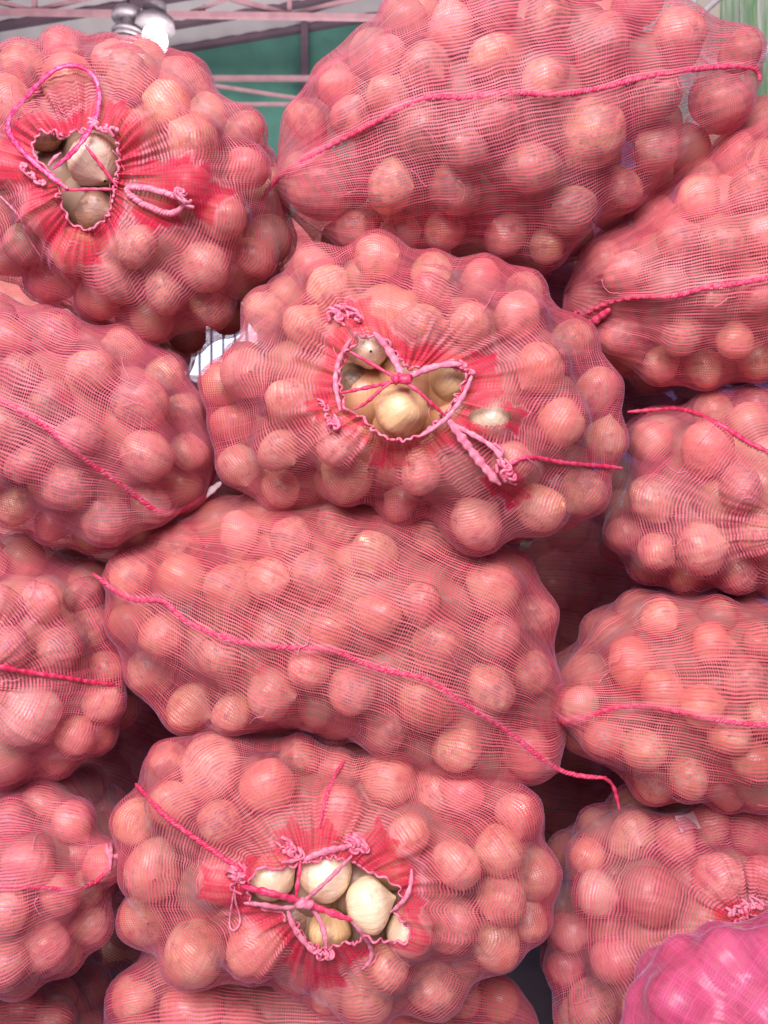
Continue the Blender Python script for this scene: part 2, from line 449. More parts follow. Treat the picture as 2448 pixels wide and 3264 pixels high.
    for k in range(7):
        rp = np.vstack([np.roll(r[:1], NP // 2, 1), r, np.roll(r[-1:], NP // 2, 1)])
        r = 0.4 * r + 0.6 * (rp[:-2] + rp[2:] + np.roll(r, 1, 1) + np.roll(r, -1, 1)) / 4
    # fine slack creases
    r = r + 0.0004 * np.sin(PH * 61 + 3 * np.sin(TH * 9)) + 0.0012
    def rs(TH_, PH_):
        a = np.clip(TH_ / math.pi * NT - 0.5, 0, NT - 1.001); b = (PH_ % (2 * math.pi)) / (2 * math.pi) * NP
        i = a.astype(int); f = a - i; j = np.floor(b).astype(int); g = b - j; j %= NP; j2 = (j + 1) % NP
        return (r[i, j] * (1 - f) + r[i + 1, j] * f) * (1 - g) + (r[i, j2] * (1 - f) + r[i + 1, j2] * f) * g
    full = C + Dg * r[..., None]
    I, J = np.meshgrid(np.arange(NT - 1), np.arange(NP), indexing='ij')
    quad = np.stack([I * NP + J, (I + 1) * NP + J, (I + 1) * NP + (J + 1) % NP, I * NP + (J + 1) % NP], -1).reshape(-1, 4)
    S.bvh = BVHTree.FromPolygons(full.reshape(-1, 3).tolist(), quad.tolist())
    # hole (open mouth) in direction space
    hemw = None
    if hole is not None:
        hp = []
        for x, y in hole:
            hit = S.bvh.ray_cast(CAMP, ray_dir(x, y))[0]
            q = np.array(hit) if hit is not None else pix(x, y, yc - Df)
            d = q - C; d /= np.linalg.norm(d)
            hp.append((math.atan2(d.dot(e2), d.dot(e1)) % (2 * math.pi), math.acos(d.dot(ax))))
        # densify in the tangent plane around the pole, then sample by azimuth (largest extent)
        pts = [(t * math.cos(a), t * math.sin(a)) for a, t in hp]
        th0 = np.zeros(NP)
        for k in range(NP):
            a = ph[k]; d = (math.cos(a), math.sin(a))
            for i in range(len(pts)):
                p0 = pts[i]; p1 = pts[(i + 1) % len(pts)]; e = (p1[0] - p0[0], p1[1] - p0[1])
                den = d[0] * e[1] - d[1] * e[0]
                if abs(den) < 1e-12: continue
                t = (p0[0] * e[1] - p0[1] * e[0]) / den; u = (p0[0] * d[1] - p0[1] * d[0]) / den
                if t > 0 and -1e-9 <= u <= 1 + 1e-9: th0[k] = max(th0[k], t)
        th0 *= 0.9
        th0[th0 == 0] = th0[th0 > 0].mean()
        for _ in range(2): th0 = (np.roll(th0, 1) + 2 * th0 + np.roll(th0, -1)) / 4
        NR = int(190 * res)
        g = np.linspace(0, 1, NR); g = 0.62 * g + 0.38 * g ** 2
        TH = th0[None, :] + (math.pi * 0.995 - th0[None, :]) * g[:, None]; PH = np.broadcast_to(ph, TH.shape)
        rad = rs(TH, PH)
    else:
        rad = r
        TH, PH = TH, PH
    Dn = dirs(TH, PH); V = C + Dn * rad[..., None]
    seg = np.linalg.norm(np.diff(V, axis=0), axis=2)
    vlen = np.vstack([np.zeros((1, NP)), np.cumsum(seg, axis=0)])
    if hole is not None:
        azi = np.degrees(np.arctan2(Dn[0, :, 2] - Dn[0, :, 2].mean(), Dn[0, :, 0] - Dn[0, :, 0].mean())) % 360
        hw = 0.8 * np.interp(azi, [h_[0] for h_ in hem] , [h_[1] for h_ in hem], period=360) * K * 1.3
        hw = hw * (1 + 0.13 * np.sin(ph * 5 + yc * 90) + 0.10 * np.sin(ph * 9 + 1 + yc * 50) + 0.06 * np.sin(ph * 17 + 2))
        hemw = np.clip(1.5 - vlen / hw[None, :], 0, 1)      # 1.. inside band, .5 at its edge
        fall = np.exp(-vlen / (hw[None, :] * 0.9 + 0.01))
        hemw = np.maximum(hemw, 0)
        rip = np.sin(PH * 46 + 2.2 * np.sin(PH * 7)) * 0.0022 * fall + np.sin(PH * 21 + 1.3 * np.sin(PH * 5)) * 0.0022 * fall
        fold = np.maximum(0, np.sin(PH * 13 + 2.6 * np.sin(PH * 3 + yc * 40) + 0.6 * np.sin(vlen * 30))) ** 4 * 0.0065 * np.exp(-vlen / 0.10)
        fold += np.maximum(0, np.sin(PH * 29 + 2.0 * np.sin(PH * 5 + 1) + 0.8 * np.sin(vlen * 45))) ** 3 * 0.0030 * np.exp(-vlen / 0.07)
        V = V + Dn * (rip + 0.002 * fall + fold)[..., None]
    seamw = None
    if seam is not None:
        sp_ = catmull(seam, 14); kk = DC / (V[..., 1] + DC) / K; qx = 1224 + V[..., 0] * kk; qy = 1632 - (V[..., 2] - CZ) * kk
        dm = np.full(qx.shape, 1e9)
        for a_, b_ in sp_: dm = np.minimum(dm, (qx - a_) ** 2 + (qy - b_) ** 2)
        dm = np.where(V[..., 1] < yc + 0.02, np.sqrt(dm), 1e9)
        V = V + Dn * (0.0045 * np.exp(-(dm / 15) ** 2))[..., None]
        seamw = np.clip(0.62 - 0.30 * dm / 16, 0, 1)
    # thread coordinates
    mid = V[V.shape[0] // 2]; el = np.linalg.norm(np.roll(mid, -1, 0) - mid, axis=1); ul = np.concatenate([[0], np.cumsum(el)])
    nu_thr = max(1, round(ul[-1] / pitch[0])) if hole is None and pole != 'mouth' else round(ul[-1] / pitch[1])
    ucoord = ul / ul[-1] * nu_thr
    vmean = vlen
    nr = V.shape[0]
    I, J = np.meshgrid(np.arange(nr - 1), np.arange(NP), indexing='ij')
    quad2 = np.stack([I * NP + J, (I + 1) * NP + J, (I + 1) * NP + (J + 1) % NP, I * NP + (J + 1) % NP], -1).reshape(-1, 4)
    VV = V.reshape(-1, 3)
    keep = np.ones(len(quad2), bool)
    if tears:
        fc = VV[quad2].mean(1); kk = DC / (fc[:, 1] + DC) / K; fx = 1224 + fc[:, 0] * kk; fy = 1632 - (fc[:, 2] - CZ) * kk
        for tx, ty, ta, tb in tears: keep &= ~((fc[:, 1] < yc) & (((fx - tx) / ta) ** 2 + ((fy - ty) / tb) ** 2 < 1))
        quad2 = quad2[keep]
    o = mesh_np('net', VV, quad2, net, root)
    S.net = o
    uvl = o.data.uv_layers.new(name='UVMap')
    iu = np.stack([J, J, J + 1, J + 1], -1).reshape(-1); iv = np.stack([I, I + 1, I + 1, I], -1).reshape(-1)
    uu = ucoord[iu]; jv = iu % NP; vv = vmean[iv, jv]
    if hole is None and pole != 'mouth': a_, b_ = uu, vv / pitch[1]
    else: a_, b_ = vv / pitch[0], uu
    uvl.data.foreach_set('uv', np.stack([a_, b_], -1).astype(np.float32).reshape(-1, 4, 2)[keep].ravel())
    if spec:
        kk = DC / (VV[:, 1] + DC) / K; ppx = 1224 + VV[:, 0] * kk; ppy = 1632 - (VV[:, 2] - CZ) * kk
        hh = hemw.ravel().copy() if hemw is not None else np.zeros(len(VV))
        for sx, sy, sr in spec: hh = np.maximum(hh, np.where(VV[:, 1] < yc, np.clip(2.0 - 1.5 * np.hypot(ppx - sx, ppy - sy) / sr * (1 + 0.22 * np.sin(4 * np.arctan2(ppy - sy, ppx - sx) + sx) + 0.12 * np.sin(9 * np.arctan2(ppy - sy, ppx - sx))), 0, 1), 0))
        hemw = hh
    at = o.data.attributes.new('hem', 'FLOAT', 'POINT')
    at.data.foreach_set('value', (hemw.ravel() if hemw is not None else seamw.ravel() if seamw is not None else np.zeros(len(VV))).astype(np.float32))
    S.rim = V[0] if hole is not None else None
    S.full = full
    return S

def on_surface(S, pts, off=0.003, fallback=None):
    """photo points -> points resting on the net"""
    out = []; last = None
    pend = []
    for x, y in pts:
        h = S.bvh.ray_cast(CAMP, ray_dir(x, y))[0]
        if h is None:
            out.append((x, y, None))
        else:
            out.append((x, y, h.y))
    ys = [o[2] for o in out]
    known = [i for i, v in enumerate(ys) if v is not None]
    res = []
    for i, (x, y, v) in enumerate(out):
        if v is None:
            k = min(known, key=lambda q: abs(q - i)) if known else None
            v = ys[k] if k is not None else S.C[1] - 0.05
        p = Vector(pix(x, y, v)); d = ray_dir(x, y)
        res.append(np.array(p - d * off))
    return res
def along(S, pts, off=0.003, step=14, smooth=6):
    """densify a photo polyline, drop it onto the net, then relax it a little"""
    P2 = catmull([(x, y) for x, y in pts], step)
    Q = np.array(on_surface(S, [tuple(p) for p in P2], off))
    for _ in range(smooth):
        Q[1:-1] = 0.5 * Q[1:-1] + 0.25 * (Q[:-2] + Q[2:])
    return catmull(list(Q), 0.0012)
def dd(L): return [(x * D, y * D) for x, y in L]
def cc(x0, y0, s, L): return [(x / s + x0, y / s + y0) for x, y in L]
def ruffle(S, name='hem_ruffle', rad=0.0030, amp=0.0035, mat=HEM):
    C = np.array(S.rim); C = np.vstack([C, C[:1]])
    C = C + np.array([0, -0.0015, 0]); rad *= 0.75
    P = catmull(list(C[::3]), 0.0016); s = np.arange(len(P)); T, B, Nn = frames(P)
    a = amp * (0.15 + 0.95 * np.abs(np.sin(s * 0.011 + 1) * np.sin(s * 0.027 + 2)))
    w_ = s * 0.62 + 2.2 * np.sin(s * 0.071) + 1.6 * np.sin(s * 0.163 + 1)
    P = P + B * (a * np.sin(w_))[:, None] + Nn * (0.9 * a * np.cos(w_ * 0.77))[:, None]
    return cord(name, P, rad, mat, S.root, 0.9)
def beads(S, pts, rad, mat, n, spread, name='gathered_hem'):
    """a crumpled clump of gathered hem"""
    base_ = on_surface(S, pts, 0.006); parts = []
    for i in range(n):
        t = random.random() * (len(base_) - 1); k = int(t); f = t - k
        c = base_[k] * (1 - f) + base_[min(k + 1, len(base_) - 1)] * f
        a = random.uniform(0, 6.28); L = random.uniform(0.6, 1.3) * spread
        q = [c + np.array([math.cos(a + j * 1.1) * L * 0.5 * j / 3, -0.004 * math.sin(j * 1.3) - random.uniform(0, 0.004), math.sin(a + j * 0.9) * L * 0.5 * j / 3]) for j in range(4)]
        parts.append(tube_arrays(catmull(q, 0.0016), rad * 0.7 * random.uniform(0.7, 1.2), 6))
    return build_tubes(name, parts, mat, S.root)

# ================================================================== the setting
def plain(name, c, rough=0.6, c2=None, scale=6, metal=0.0):
    M = N(name); obj = M.node('ShaderNodeTexCoord').outputs['Object']
    f = M.ramp(M.noise(obj, scale, 4), 0.32, 0.7)
    M.set(Base_Color=M.mix(f, c, c2 or tuple(v * 0.75 for v in c)), Roughness=rough, Metallic=metal)
    return M.m
def poly_prism(name, pts, mat, parent=None, smooth=False):
    me = bpy.data.meshes.new(name); bm = bmesh.new()
    vs = [bm.verts.new(Vector(p) - (parent.location if parent else Vector())) for p in pts]
    for f in ((0, 1, 2, 3), (7, 6, 5, 4), (0, 4, 5, 1), (1, 5, 6, 2), (2, 6, 7, 3), (3, 7, 4, 0)): bm.faces.new([vs[i] for i in f])
    bmesh.ops.recalc_face_normals(bm, faces=bm.faces[:]); bm.to_mesh(me); bm.free()
    me.materials.append(mat); o = bpy.data.objects.new(name, me); COL.objects.link(o)
    if parent: o.parent = parent
    return o
def bar(name, a, b, t, mat, parent=None, t2=None):
    a, b = Vector(a), Vector(b); d = (b - a).normalized(); u = Vector((0, 1, 0)); v = d.cross(u).normalized(); t2 = t2 or t
    P = []
    for q in (a, b):
        for su, sv in ((-1, -1), (1, -1), (1, 1), (-1, 1)): P.append(q + u * su * t2 / 2 + v * sv * t / 2)
    return poly_prism(name, P, mat, parent)
CONC = plain('dusty_concrete', (0.22, 0.19, 0.19), 0.9, (0.15, 0.13, 0.13), 9)
gv = [(-3, -3, 0), (3, -3, 0), (3, 6, 0), (-3, 6, 0)]
ground = mesh_np('ground', gv, [(0, 1, 2, 3)], CONC, smooth=False); tag(ground, 'dusty concrete floor under the stack', None, kind='structure')

GREEN = plain('green_wall_paint', (0.055, 0.17, 0.125), 0.75, (0.035, 0.11, 0.09), 3)
SHEET = plain('grey_roof_sheet', (0.42, 0.37, 0.37), 0.6, (0.34, 0.30, 0.31), 2)
STEEL = plain('dusky_pink_steel', (0.34, 0.19, 0.20), 0.6, (0.27, 0.14, 0.16), 12)
DARKST = plain('dark_steel', (0.10, 0.06, 0.08), 0.6)
def bx(px, py, d): return Vector(pix(px, py, d - DC))      # a point of the hall at distance d from the camera
def q1(x, y): return (x / 1.276, y / 1.276)
# roof sheeting: sheets rise to the right and run towards the camera
eL, eR = bx(*q1(-400, 374), 6.25), bx(*q1(2400, -94), 6.25)
for k in range(19):
    y0, y1 = 5.0 - k * 0.30, 5.0 - (k + 1) * 0.30
    nx = 90; V = []; F = []
    for i in range(nx + 1):
        p = eL.lerp(eR, i / nx)
        zz = 0.008 * math.sin(i * 2.1) - 0.012 * (k % 2)
        V += [(p.x, y0 + 0.02, p.z + zz), (p.x, y1, p.z + zz)]
    F = [(2 * i, 2 * i + 1, 2 * i + 3, 2 * i + 2) for i in range(nx)]
    o = mesh_np('roof_sheet', V, F, SHEET); tag(o, 'grey corrugated roof sheets over the hall', None, kind='structure')
    if k > 8: continue
    r_ = bar('roof_purlin', (eL.x, y0, eL.z - 0.03), (eR.x, y0, eR.z - 0.03), 0.035, DARKST, None, 0.05)
    tag(r_, 'dark steel purlin under the grey roof sheets', 'purlin', 'purlins under the roof')
# green gable wall under the sloping roof
gw = poly_prism('gable_wall', [(eL.x, 5.02, 0), (eR.x, 5.02, 0), (eR.x, 5.02, eR.z - 0.05), (eL.x, 5.02, eL.z - 0.05),
                             (eL.x, 5.12, 0), (eR.x, 5.12, 0), (eR.x, 5.12, eR.z - 0.05), (eL.x, 5.12, eL.z - 0.05)], GREEN)
tag(gw, 'dark green gable wall of the hall below the sloping roof edge', 'wall')
o = bar('wall_post', bx(*q1(1240, 95), 6.15), bx(*q1(1240, 900), 6.15), 0.05, DARKST); tag(o, 'dark upright post on the green gable wall', 'post')
def truss(label, bars, d):
    e = empty('roof_truss', bx(*q1(*bars[0][:2]), d)); tag(e, label, 'truss')
    for i, (x0, y0, x1, y1, t) in enumerate(bars):
        bar('chord' if i == 0 else 'strut', bx(*q1(x0, y0), d + 0.004 * i), bx(*q1(x1, y1), d + 0.004 * i), t, STEEL, e)
truss('pinkish steel roof truss crossing in front of the grey roof sheets',
      [(-300, 44, 1900, 78, 0.030), (-260, -60, 135, 44, 0.022), (140, -60, 140, 48, 0.026), (130, 46, 490, -40, 0.020), (730, 66, 1000, -30, 0.016), (820, -40, 1170, 60, 0.026),
       (1178, -60, 1178, 66, 0.026), (1185, 62, 1500, -20, 0.022), (830, 20, 830, 66, 0.012), (-300, -70, 1900, -40, 0.030)], 5.0)
truss('pinkish steel roof truss crossing in front of the green gable wall',
      [(300, 318, 1700, 320, 0.030), (700, 322, 1340, 420, 0.020), (300, 424, 1700, 424, 0.020), (690, 320, 690, 424, 0.02)], 5.9)
# white shutter seen through the chink between the sacks
sh = empty('metal_shutter', (-1.3, 4.6, 0.5)); tag(sh, 'pale grey ribbed metal shutter glimpsed through the chink between sacks', 'shutter')
SHUT = plain('pale_shutter', (0.55, 0.55, 0.66), 0.4)
for i in range(12):
    x = -1.78 + i * 0.079
    poly_prism('slat', [(x, 4.6, .5), (x + .06, 4.6, .5), (x + .06, 4.6, 2.9), (x, 4.6, 2.9), (x, 4.64, .5), (x + .06, 4.64, .5), (x + .06, 4.64, 2.9), (x, 4.64, 2.9)], SHUT, sh)
# green streaked boards at the upper right
def streak(name, c1, c2, c3):
    M = N(name); obj = M.node('ShaderNodeTexCoord').outputs['Object']
    mp = M.node('ShaderNodeMapping', i_0=obj); mp.inputs['Scale'].default_value = (26, 26, 2.2)
    f = M.ramp(M.noise(mp.outputs[0], 1, 5, 0.65), 0.38, 0.62); g = M.ramp(M.noise(mp.outputs[0], 2.3, 4), 0.5, 0.66)
    M.set(Base_Color=M.mix(g, M.mix(f, c1, c2), c3), Roughness=0.55); return M.m
STRK = streak('streaked_green_paint', (0.20, 0.42, 0.18), (0.46, 0.60, 0.40), (0.68, 0.74, 0.60))
TEAL = streak('turquoise_sheet', (0.18, 0.68, 0.50), (0.34, 0.80, 0.64), (0.6, 0.85, 0.75))
BEIG = plain('beige_board', (0.62, 0.59, 0.46), 0.7, (0.55, 0.55, 0.42), 5)
def z9(x, y): return (1900 + x / 3.027, y / 3.027)
pl = empty('board_partition', bx(*z9(900, 1400), 3.0)); tag(pl, 'weathered green streaked board partition behind the top sacks', 'partition')
def panel(x0, x1, y0, y1, mat, d):
    a, b = bx(*z9(x0, y1), d), bx(*z9(x1, y0), d)
    poly_prism('board', [(a.x, a.y, a.z), (b.x, a.y, a.z), (b.x, a.y, b.z), (a.x, a.y, b.z), (a.x, a.y + .03, a.z), (b.x, a.y + .03, a.z), (b.x, a.y + .03, b.z), (a.x, a.y + .03, b.z)], mat, pl)
panel(480, 700, -500, 1500, TEAL, 3.02); panel(706, 965, -500, 1500, TEAL, 3.0); panel(971, 1210, -500, 1500, BEIG, 3.02)
for k in range(5): panel(1216 + k * 170, 1380 + k * 170, -500, 1500, STRK, 3.0 + 0.008 * (k % 2))
WHITE = plain('white_cable', (0.78, 0.76, 0.70), 0.4)
C = catmull([np.array(bx(*z9(x, y), 2.8)) for x, y in ((1500, -300), (1180, -10), (1060, 100), (990, 210), (960, 420), (1150, 620), (1560, 600), (1660, 470), (2000, 60))], 0.01)
o = build_tubes('hanging_cable', [tube_arrays(C, 0.010, 8)], WHITE, None); tag(o, 'slack white cable hanging before the green boards', 'cable')

# two lamps hanging from the truss
def lathe(name, prof, c, mat, parent, n=24):
    V = []; F = []
    for r, z in prof:
        for i in range(n):
            a = 2 * math.pi * i / n; V.append((c[0] + r * math.cos(a), c[1] + r * math.sin(a), c[2] + z))
    for j in range(len(prof) - 1):
        for i in range(n): F.append((j * n + i, j * n + (i + 1) % n, (j + 1) * n + (i + 1) % n, (j + 1) * n + i))
    return mesh_np(name, V, F, mat, parent)
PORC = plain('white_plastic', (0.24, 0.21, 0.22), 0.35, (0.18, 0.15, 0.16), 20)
GLOW = N('lit_bulb_glass'); GLOW.set(Base_Color=(0.9, 0.9, 0.9), Roughness=0.3, Emission_Color=(1, 0.97, 0.98), Emission_Strength=1.5); GLOW = GLOW.m
d_l = 4.0; ps = K * d_l / DC
def z5(x, y): return (300 + x / 4.148, y / 4.148)
c = bx(*z5(450, 420), d_l)
lamp = empty('hanging_lamp', c); tag(lamp, 'unlit spiral energy saving lamp with white domed cap', 'lamp', )
lathe('cap', [(0.001, .115), (.03, .112), (.06, .098), (.072, .075), (.074, .055), (.0, .055)], c, PORC, lamp)
lathe('socket', [(.03, .056), (.034, .02), (.03, .012), (.0, .012)], c, PORC, lamp)
hel = [np.array([c.x + .066 * math.cos(a) * (1 - .012 * a / 6.28), c.y + .066 * math.sin(a), c.z + .01 - .0235 * a / 6.283]) for a in np.linspace(0, 6.283 * 4.2, 170)]
build_tubes('spiral_tube', [tube_arrays(np.array(hel), 0.0085, 8)], PORC, lamp)
build_tubes('flex', [tube_arrays(np.array([[c.x, c.y, c.z + .113], [c.x, c.y, c.z + 0.5]]), 0.006, 6)], DARKST, lamp)
c = bx(*z5(800, 400), d_l)
lamp = empty('hanging_lamp', c); tag(lamp, 'lit round bulb glowing white under a stepped white holder', 'lamp')
lathe('cap', [(0.001, .135), (.03, .132), (.052, .12), (.055, .085), (.0, .085)], c, PORC, lamp)
lathe('holder', [(.03, .084), (.045, .05), (.088, .046), (.092, .006), (.05, .0), (.0, .0)], c, PORC, lamp)
lathe('bulb', [(.045, .004), (.056, -.02), (.060, -.05), (.055, -.08), (.036, -.102), (.001, -.112)], c, GLOW, lamp)
build_tubes('flex', [tube_arrays(np.array([[c.x, c.y, c.z + .133], [c.x, c.y, c.z + 0.5]]), 0.006, 6)], DARKST, lamp)

# ================================================================== the sacks
G = ''
def OL(s): return 'the ' + s

# ---- sack with open mouth, top left
s1 = sack([(-60, 300), (-30, 200), (20, 130), (80, 85), (140, 68), (220, 80), (330, 105), (400, 120), (450, 165), (490, 230), (570, 265), (610, 330), (628, 400), (640, 480), (622, 545), (560, 620), (500, 695), (415, 742), (345, 755), (270, 715), (190, 690), (110, 660), (40, 625), (-20, 590), (-70, 480)],
          0.0, 0.185, 0.26, ('px', 275, 560),
          crop(0, 0, 1.659, [(500, 860, 140, 'p', 0.006, 'large cream onion shining under crossed strings in the top open sack'), (510, 1110, 105, 'k', 0.03, 'shade-darkened onion at the bottom of the top open sack mouth'), (215, 690, 110, 'd', 0.012, 'dusty onion beside the looped magenta tape in the top open sack'), (360, 440, 160, 'r'), (720, 700, 115, 'r'), (950, 430, 150, 'b'), (1300, 890, 120), (1180, 1150, 120), (1080, 1410, 140), (860, 1550, 120),
                             (530, 1560, 140, 'r'), (250, 1530, 140), (50, 1330, 150), (730, 1300, 110, 'd'), (1370, 640, 110), (1330, 1330, 110), (1130, 1650, 120), (220, 1130, 110, 'r'), (110, 330, 110), (600, 270, 110), (1000, 980, 100, 'r'), (820, 210, 90), (300, 190, 90), (60, 900, 110, 'r'), (1180, 520, 90)]),
          'bulging red net sack with open tied mouth at the stack top before the lamps', taut=26,
          hole=cc(0, 150, 2.212, [(650, 560), (750, 580), (840, 620), (870, 720), (860, 860), (835, 1000), (815, 1120), (780, 1230), (690, 1310), (600, 1330), (500, 1280), (440, 1180), (415, 1080), (400, 960), (330, 860), (240, 780), (185, 670), (215, 590), (330, 570), (450, 620), (560, 590)]),
          hem=[(0, 35), (20, 80), (50, 110), (80, 90), (110, 70), (140, 100), (180, 130), (200, 110), (230, 100), (262, 95), (290, 60), (330, 30)],
          obj_label=OL('top open sack before the lamps'), grp=G + 'top open sack', spec=crop(0, 150, 2.212, [(1430, 1060, 170), (1350, 950, 150), (1130, 1150, 150), (1200, 930, 160), (1020, 1100, 120), (1050, 900, 110), (560, 1420, 150), (780, 480, 120), (60, 830, 150)]))
ruffle(s1, rad=0.0032)
cord('drawstring', along(s1, cc(0, 150, 2.212, [(370, 860), (520, 740), (620, 610), (690, 480), (710, 300), (680, 190), (590, 130), (450, 115), (350, 170), (220, 320), (30, 520), (40, 600), (180, 760), (340, 900), (480, 1000)]), 0.012, smooth=14), 0.0050, SHINY, s1.root, 0.35)
cord('drawstring', along(s1, cc(0, 150, 2.212, [(600, 690), (700, 820), (830, 990)]), 0.008), 0.0036, STRING, s1.root)
cord('drawstring', along(s1, cc(0, 150, 2.212, [(430, 1010), (560, 1005), (700, 1000), (830, 1005)]), 0.008), 0.0030, STRING, s1.root)
cord('drawstring', along(s1, cc(0, 150, 2.212, [(340, 840), (360, 790), (430, 745)]), 0.010), 0.0044, PALE, s1.root)
rope('hem_flap', along(s1, cc(0, 150, 2.212, [(1320, 1080), (1200, 1040), (1050, 1000), (900, 985), (890, 1020), (960, 1080), (1080, 1140), (1230, 1180), (1310, 1090)]), 0.008, smooth=3), 0.0075, PALE, s1.root, 0.008)
beads(s1, cc(0, 150, 2.212, [(1240, 1040), (1300, 1020), (1310, 1100)]), 0.0032, PALE, 14, 0.02)
beads(s1, cc(0, 150, 2.212, [(640, 560), (740, 570), (840, 610)]), 0.0032, PALE, 14, 0.016)
beads(s1, cc(0, 150, 2.212, [(180, 850), (240, 940), (330, 990)]), 0.0032, PALE, 12, 0.018)
cord('loose_thread', along(s1, cc(0, 150, 2.212, [(0, 1050), (80, 1130), (150, 1200), (190, 1330), (290, 1480)]), 0.004), 0.0022, PALE, s1.root)

# ---- sack with a diagonal sewn seam, top middle
SM_s2 = dd([(560, 445), (575, 415), (600, 385), (660, 345), (740, 300), (800, 270), (880, 225), (940, 208), (1000, 212), (1100, 200), (1200, 205), (1300, 190), (1400, 165), (1500, 150), (1590, 143), (1643, 150), (1642, 175)])
s2 = sack([(586, 402), (606, 300), (640, 190), (740, 105), (800, 30), (850, -30), (1000, -75), (1250, -80), (1400, -45), (1470, 5), (1545, 62), (1648, 150), (1640, 215), (1550, 325), (1440, 405), (1350, 480), (1260, 545), (1170, 588), (1080, 560), (960, 548), (800, 540), (690, 522), (622, 468)],
          0.01, 0.19, 0.26, (588, 400, 1652, 155),
          crop(800, 0, 1.0067, [(150, 400, 75), (335, 370, 65), (230, 600, 115, 'd'), (450, 600, 85), (545, 420, 85, 'd'), (540, 220, 80, 'd'), (780, 390, 82, 'd'), (775, 180, 80), (660, 590, 88, 'd'), (900, 540, 92, 'd'), (1100, 430, 102, 'd'), (1130, 160, 110, 'd'), (940, 260, 60),
                                (1300, 310, 85, 'd'), (1510, 300, 105, 'd'), (1370, 110, 85), (1020, 680, 85), (830, 740, 80), (620, 720, 75), (1300, 470, 80), (950, 800, 70), (640, 90, 80), (450, 190, 70), (780, 20, 75), (950, 60, 70), (1230, 20, 80), (280, 280, 65), (1190, 600, 75), (700, 490, 55), (430, 320, 60), (330, 715, 72), (480, 745, 70), (1560, 190, 60)]),
          'large red net sack with rising sewn seam, lying on top of the stack', taut=70, dirty=0.4,
          seam=SM_s2, obj_label=OL('topmost seamed sack'), grp=G + 'topmost seamed sack')
rope('seam', along(s2, SM_s2, 0.0015), 0.0062, SEAM, s2.root)

# ---- right, upper: seam with a stub ear
SM_s3 = dd([(1236, 700), (1275, 672), (1330, 648), (1400, 640), (1460, 640), (1520, 622), (1600, 612), (1700, 590)])
s3 = sack([(1222, 702), (1245, 580), (1300, 510), (1350, 465), (1450, 380), (1560, 300), (1660, 195), (1780, 160), (1900, 300), (1930, 520), (1880, 730), (1760, 815), (1660, 825), (1560, 832), (1480, 840), (1390, 820), (1320, 770), (1262, 725)],
          0.04, 0.18, 0.26, (1236, 695, 1925, 560),
          crop(1750, 250, 2.011, [(490, 1250, 150), (830, 1040, 140), (850, 1650, 140), (450, 1650, 120), (1080, 1400, 100), (640, 860, 140), (1160, 1060, 85), (1300, 700, 150, 'd'), (960, 770, 85), (1190, 1680, 110), (240, 1170, 90), (700, 1850, 140), (1000, 1860, 130), (1290, 1380, 90), (900, 560, 110, 'd'), (1350, 1020, 100), (1200, 480, 110, 'd'), (1350, 1800, 120)]),
          'red net sack with stubby sewn corner, tucked under the topmost sack end', taut=60,
          seam=SM_s3, obj_label=OL('sack with the stubby sewn corner'), grp=G + 'stubby cornered sack')
rope('seam', along(s3, SM_s3, 0.002), 0.0065, SEAM, s3.root)
cord('seam_end', along(s3, dd([(1318, 668), (1290, 690), (1262, 708), (1240, 712), (1234, 692), (1250, 672)]), 0.006, smooth=3), 0.0085, SEAM, s3.root, 0.7)

# ---- left middle: seam falling to the right
SM_s5 = dd([(-80, 830), (0, 862), (50, 890), (100, 922), (150, 965), (200, 1005), (260, 1045), (310, 1085), (345, 1108), (380, 1108), (415, 1092), (448, 1068)])
s5 = sack([(-170, 900), (-120, 700), (-40, 632), (50, 655), (150, 668), (280, 700), (355, 742), (415, 808), (446, 890), (458, 1000), (436, 1062), (400, 1105), (340, 1165), (290, 1198), (180, 1198), (90, 1165), (0, 1138), (-90, 1090)],
          0.01, 0.19, 0.26, (-170, 800, 445, 1075),
          crop(0, 900, 2.011, [(140, 590, 130, 'd'), (60, 960, 140, 'd'), (590, 560, 150), (900, 770, 180), (940, 1110, 180), (500, 990, 115, 'd'), (390, 1290, 165, 'd'), (800, 410, 130), (370, 330, 140), (680, 1520, 160), (1190, 820, 110), (1200, 1080, 100), (90, 1430, 120), (330, 1600, 120), (60, 350, 120), (1090, 570, 110), (330, 760, 100, 'd'), (180, 1150, 100), (960, 1420, 100)]),
          'red net sack whose sewn seam drops to a small pale tag', taut=60, dirty=0.35,
          seam=SM_s5, obj_label=OL('pale tagged sack'), grp=G + 'sack with the pale tag')
rope('seam', along(s5, SM_s5, 0.0015), 0.0066, SEAM, s5.root)
cord('tag', along(s5, dd([(440, 1075), (458, 1058), (478, 1042)]), 0.004, smooth=1), 0.0085, TAG, s5.root, 0.3)

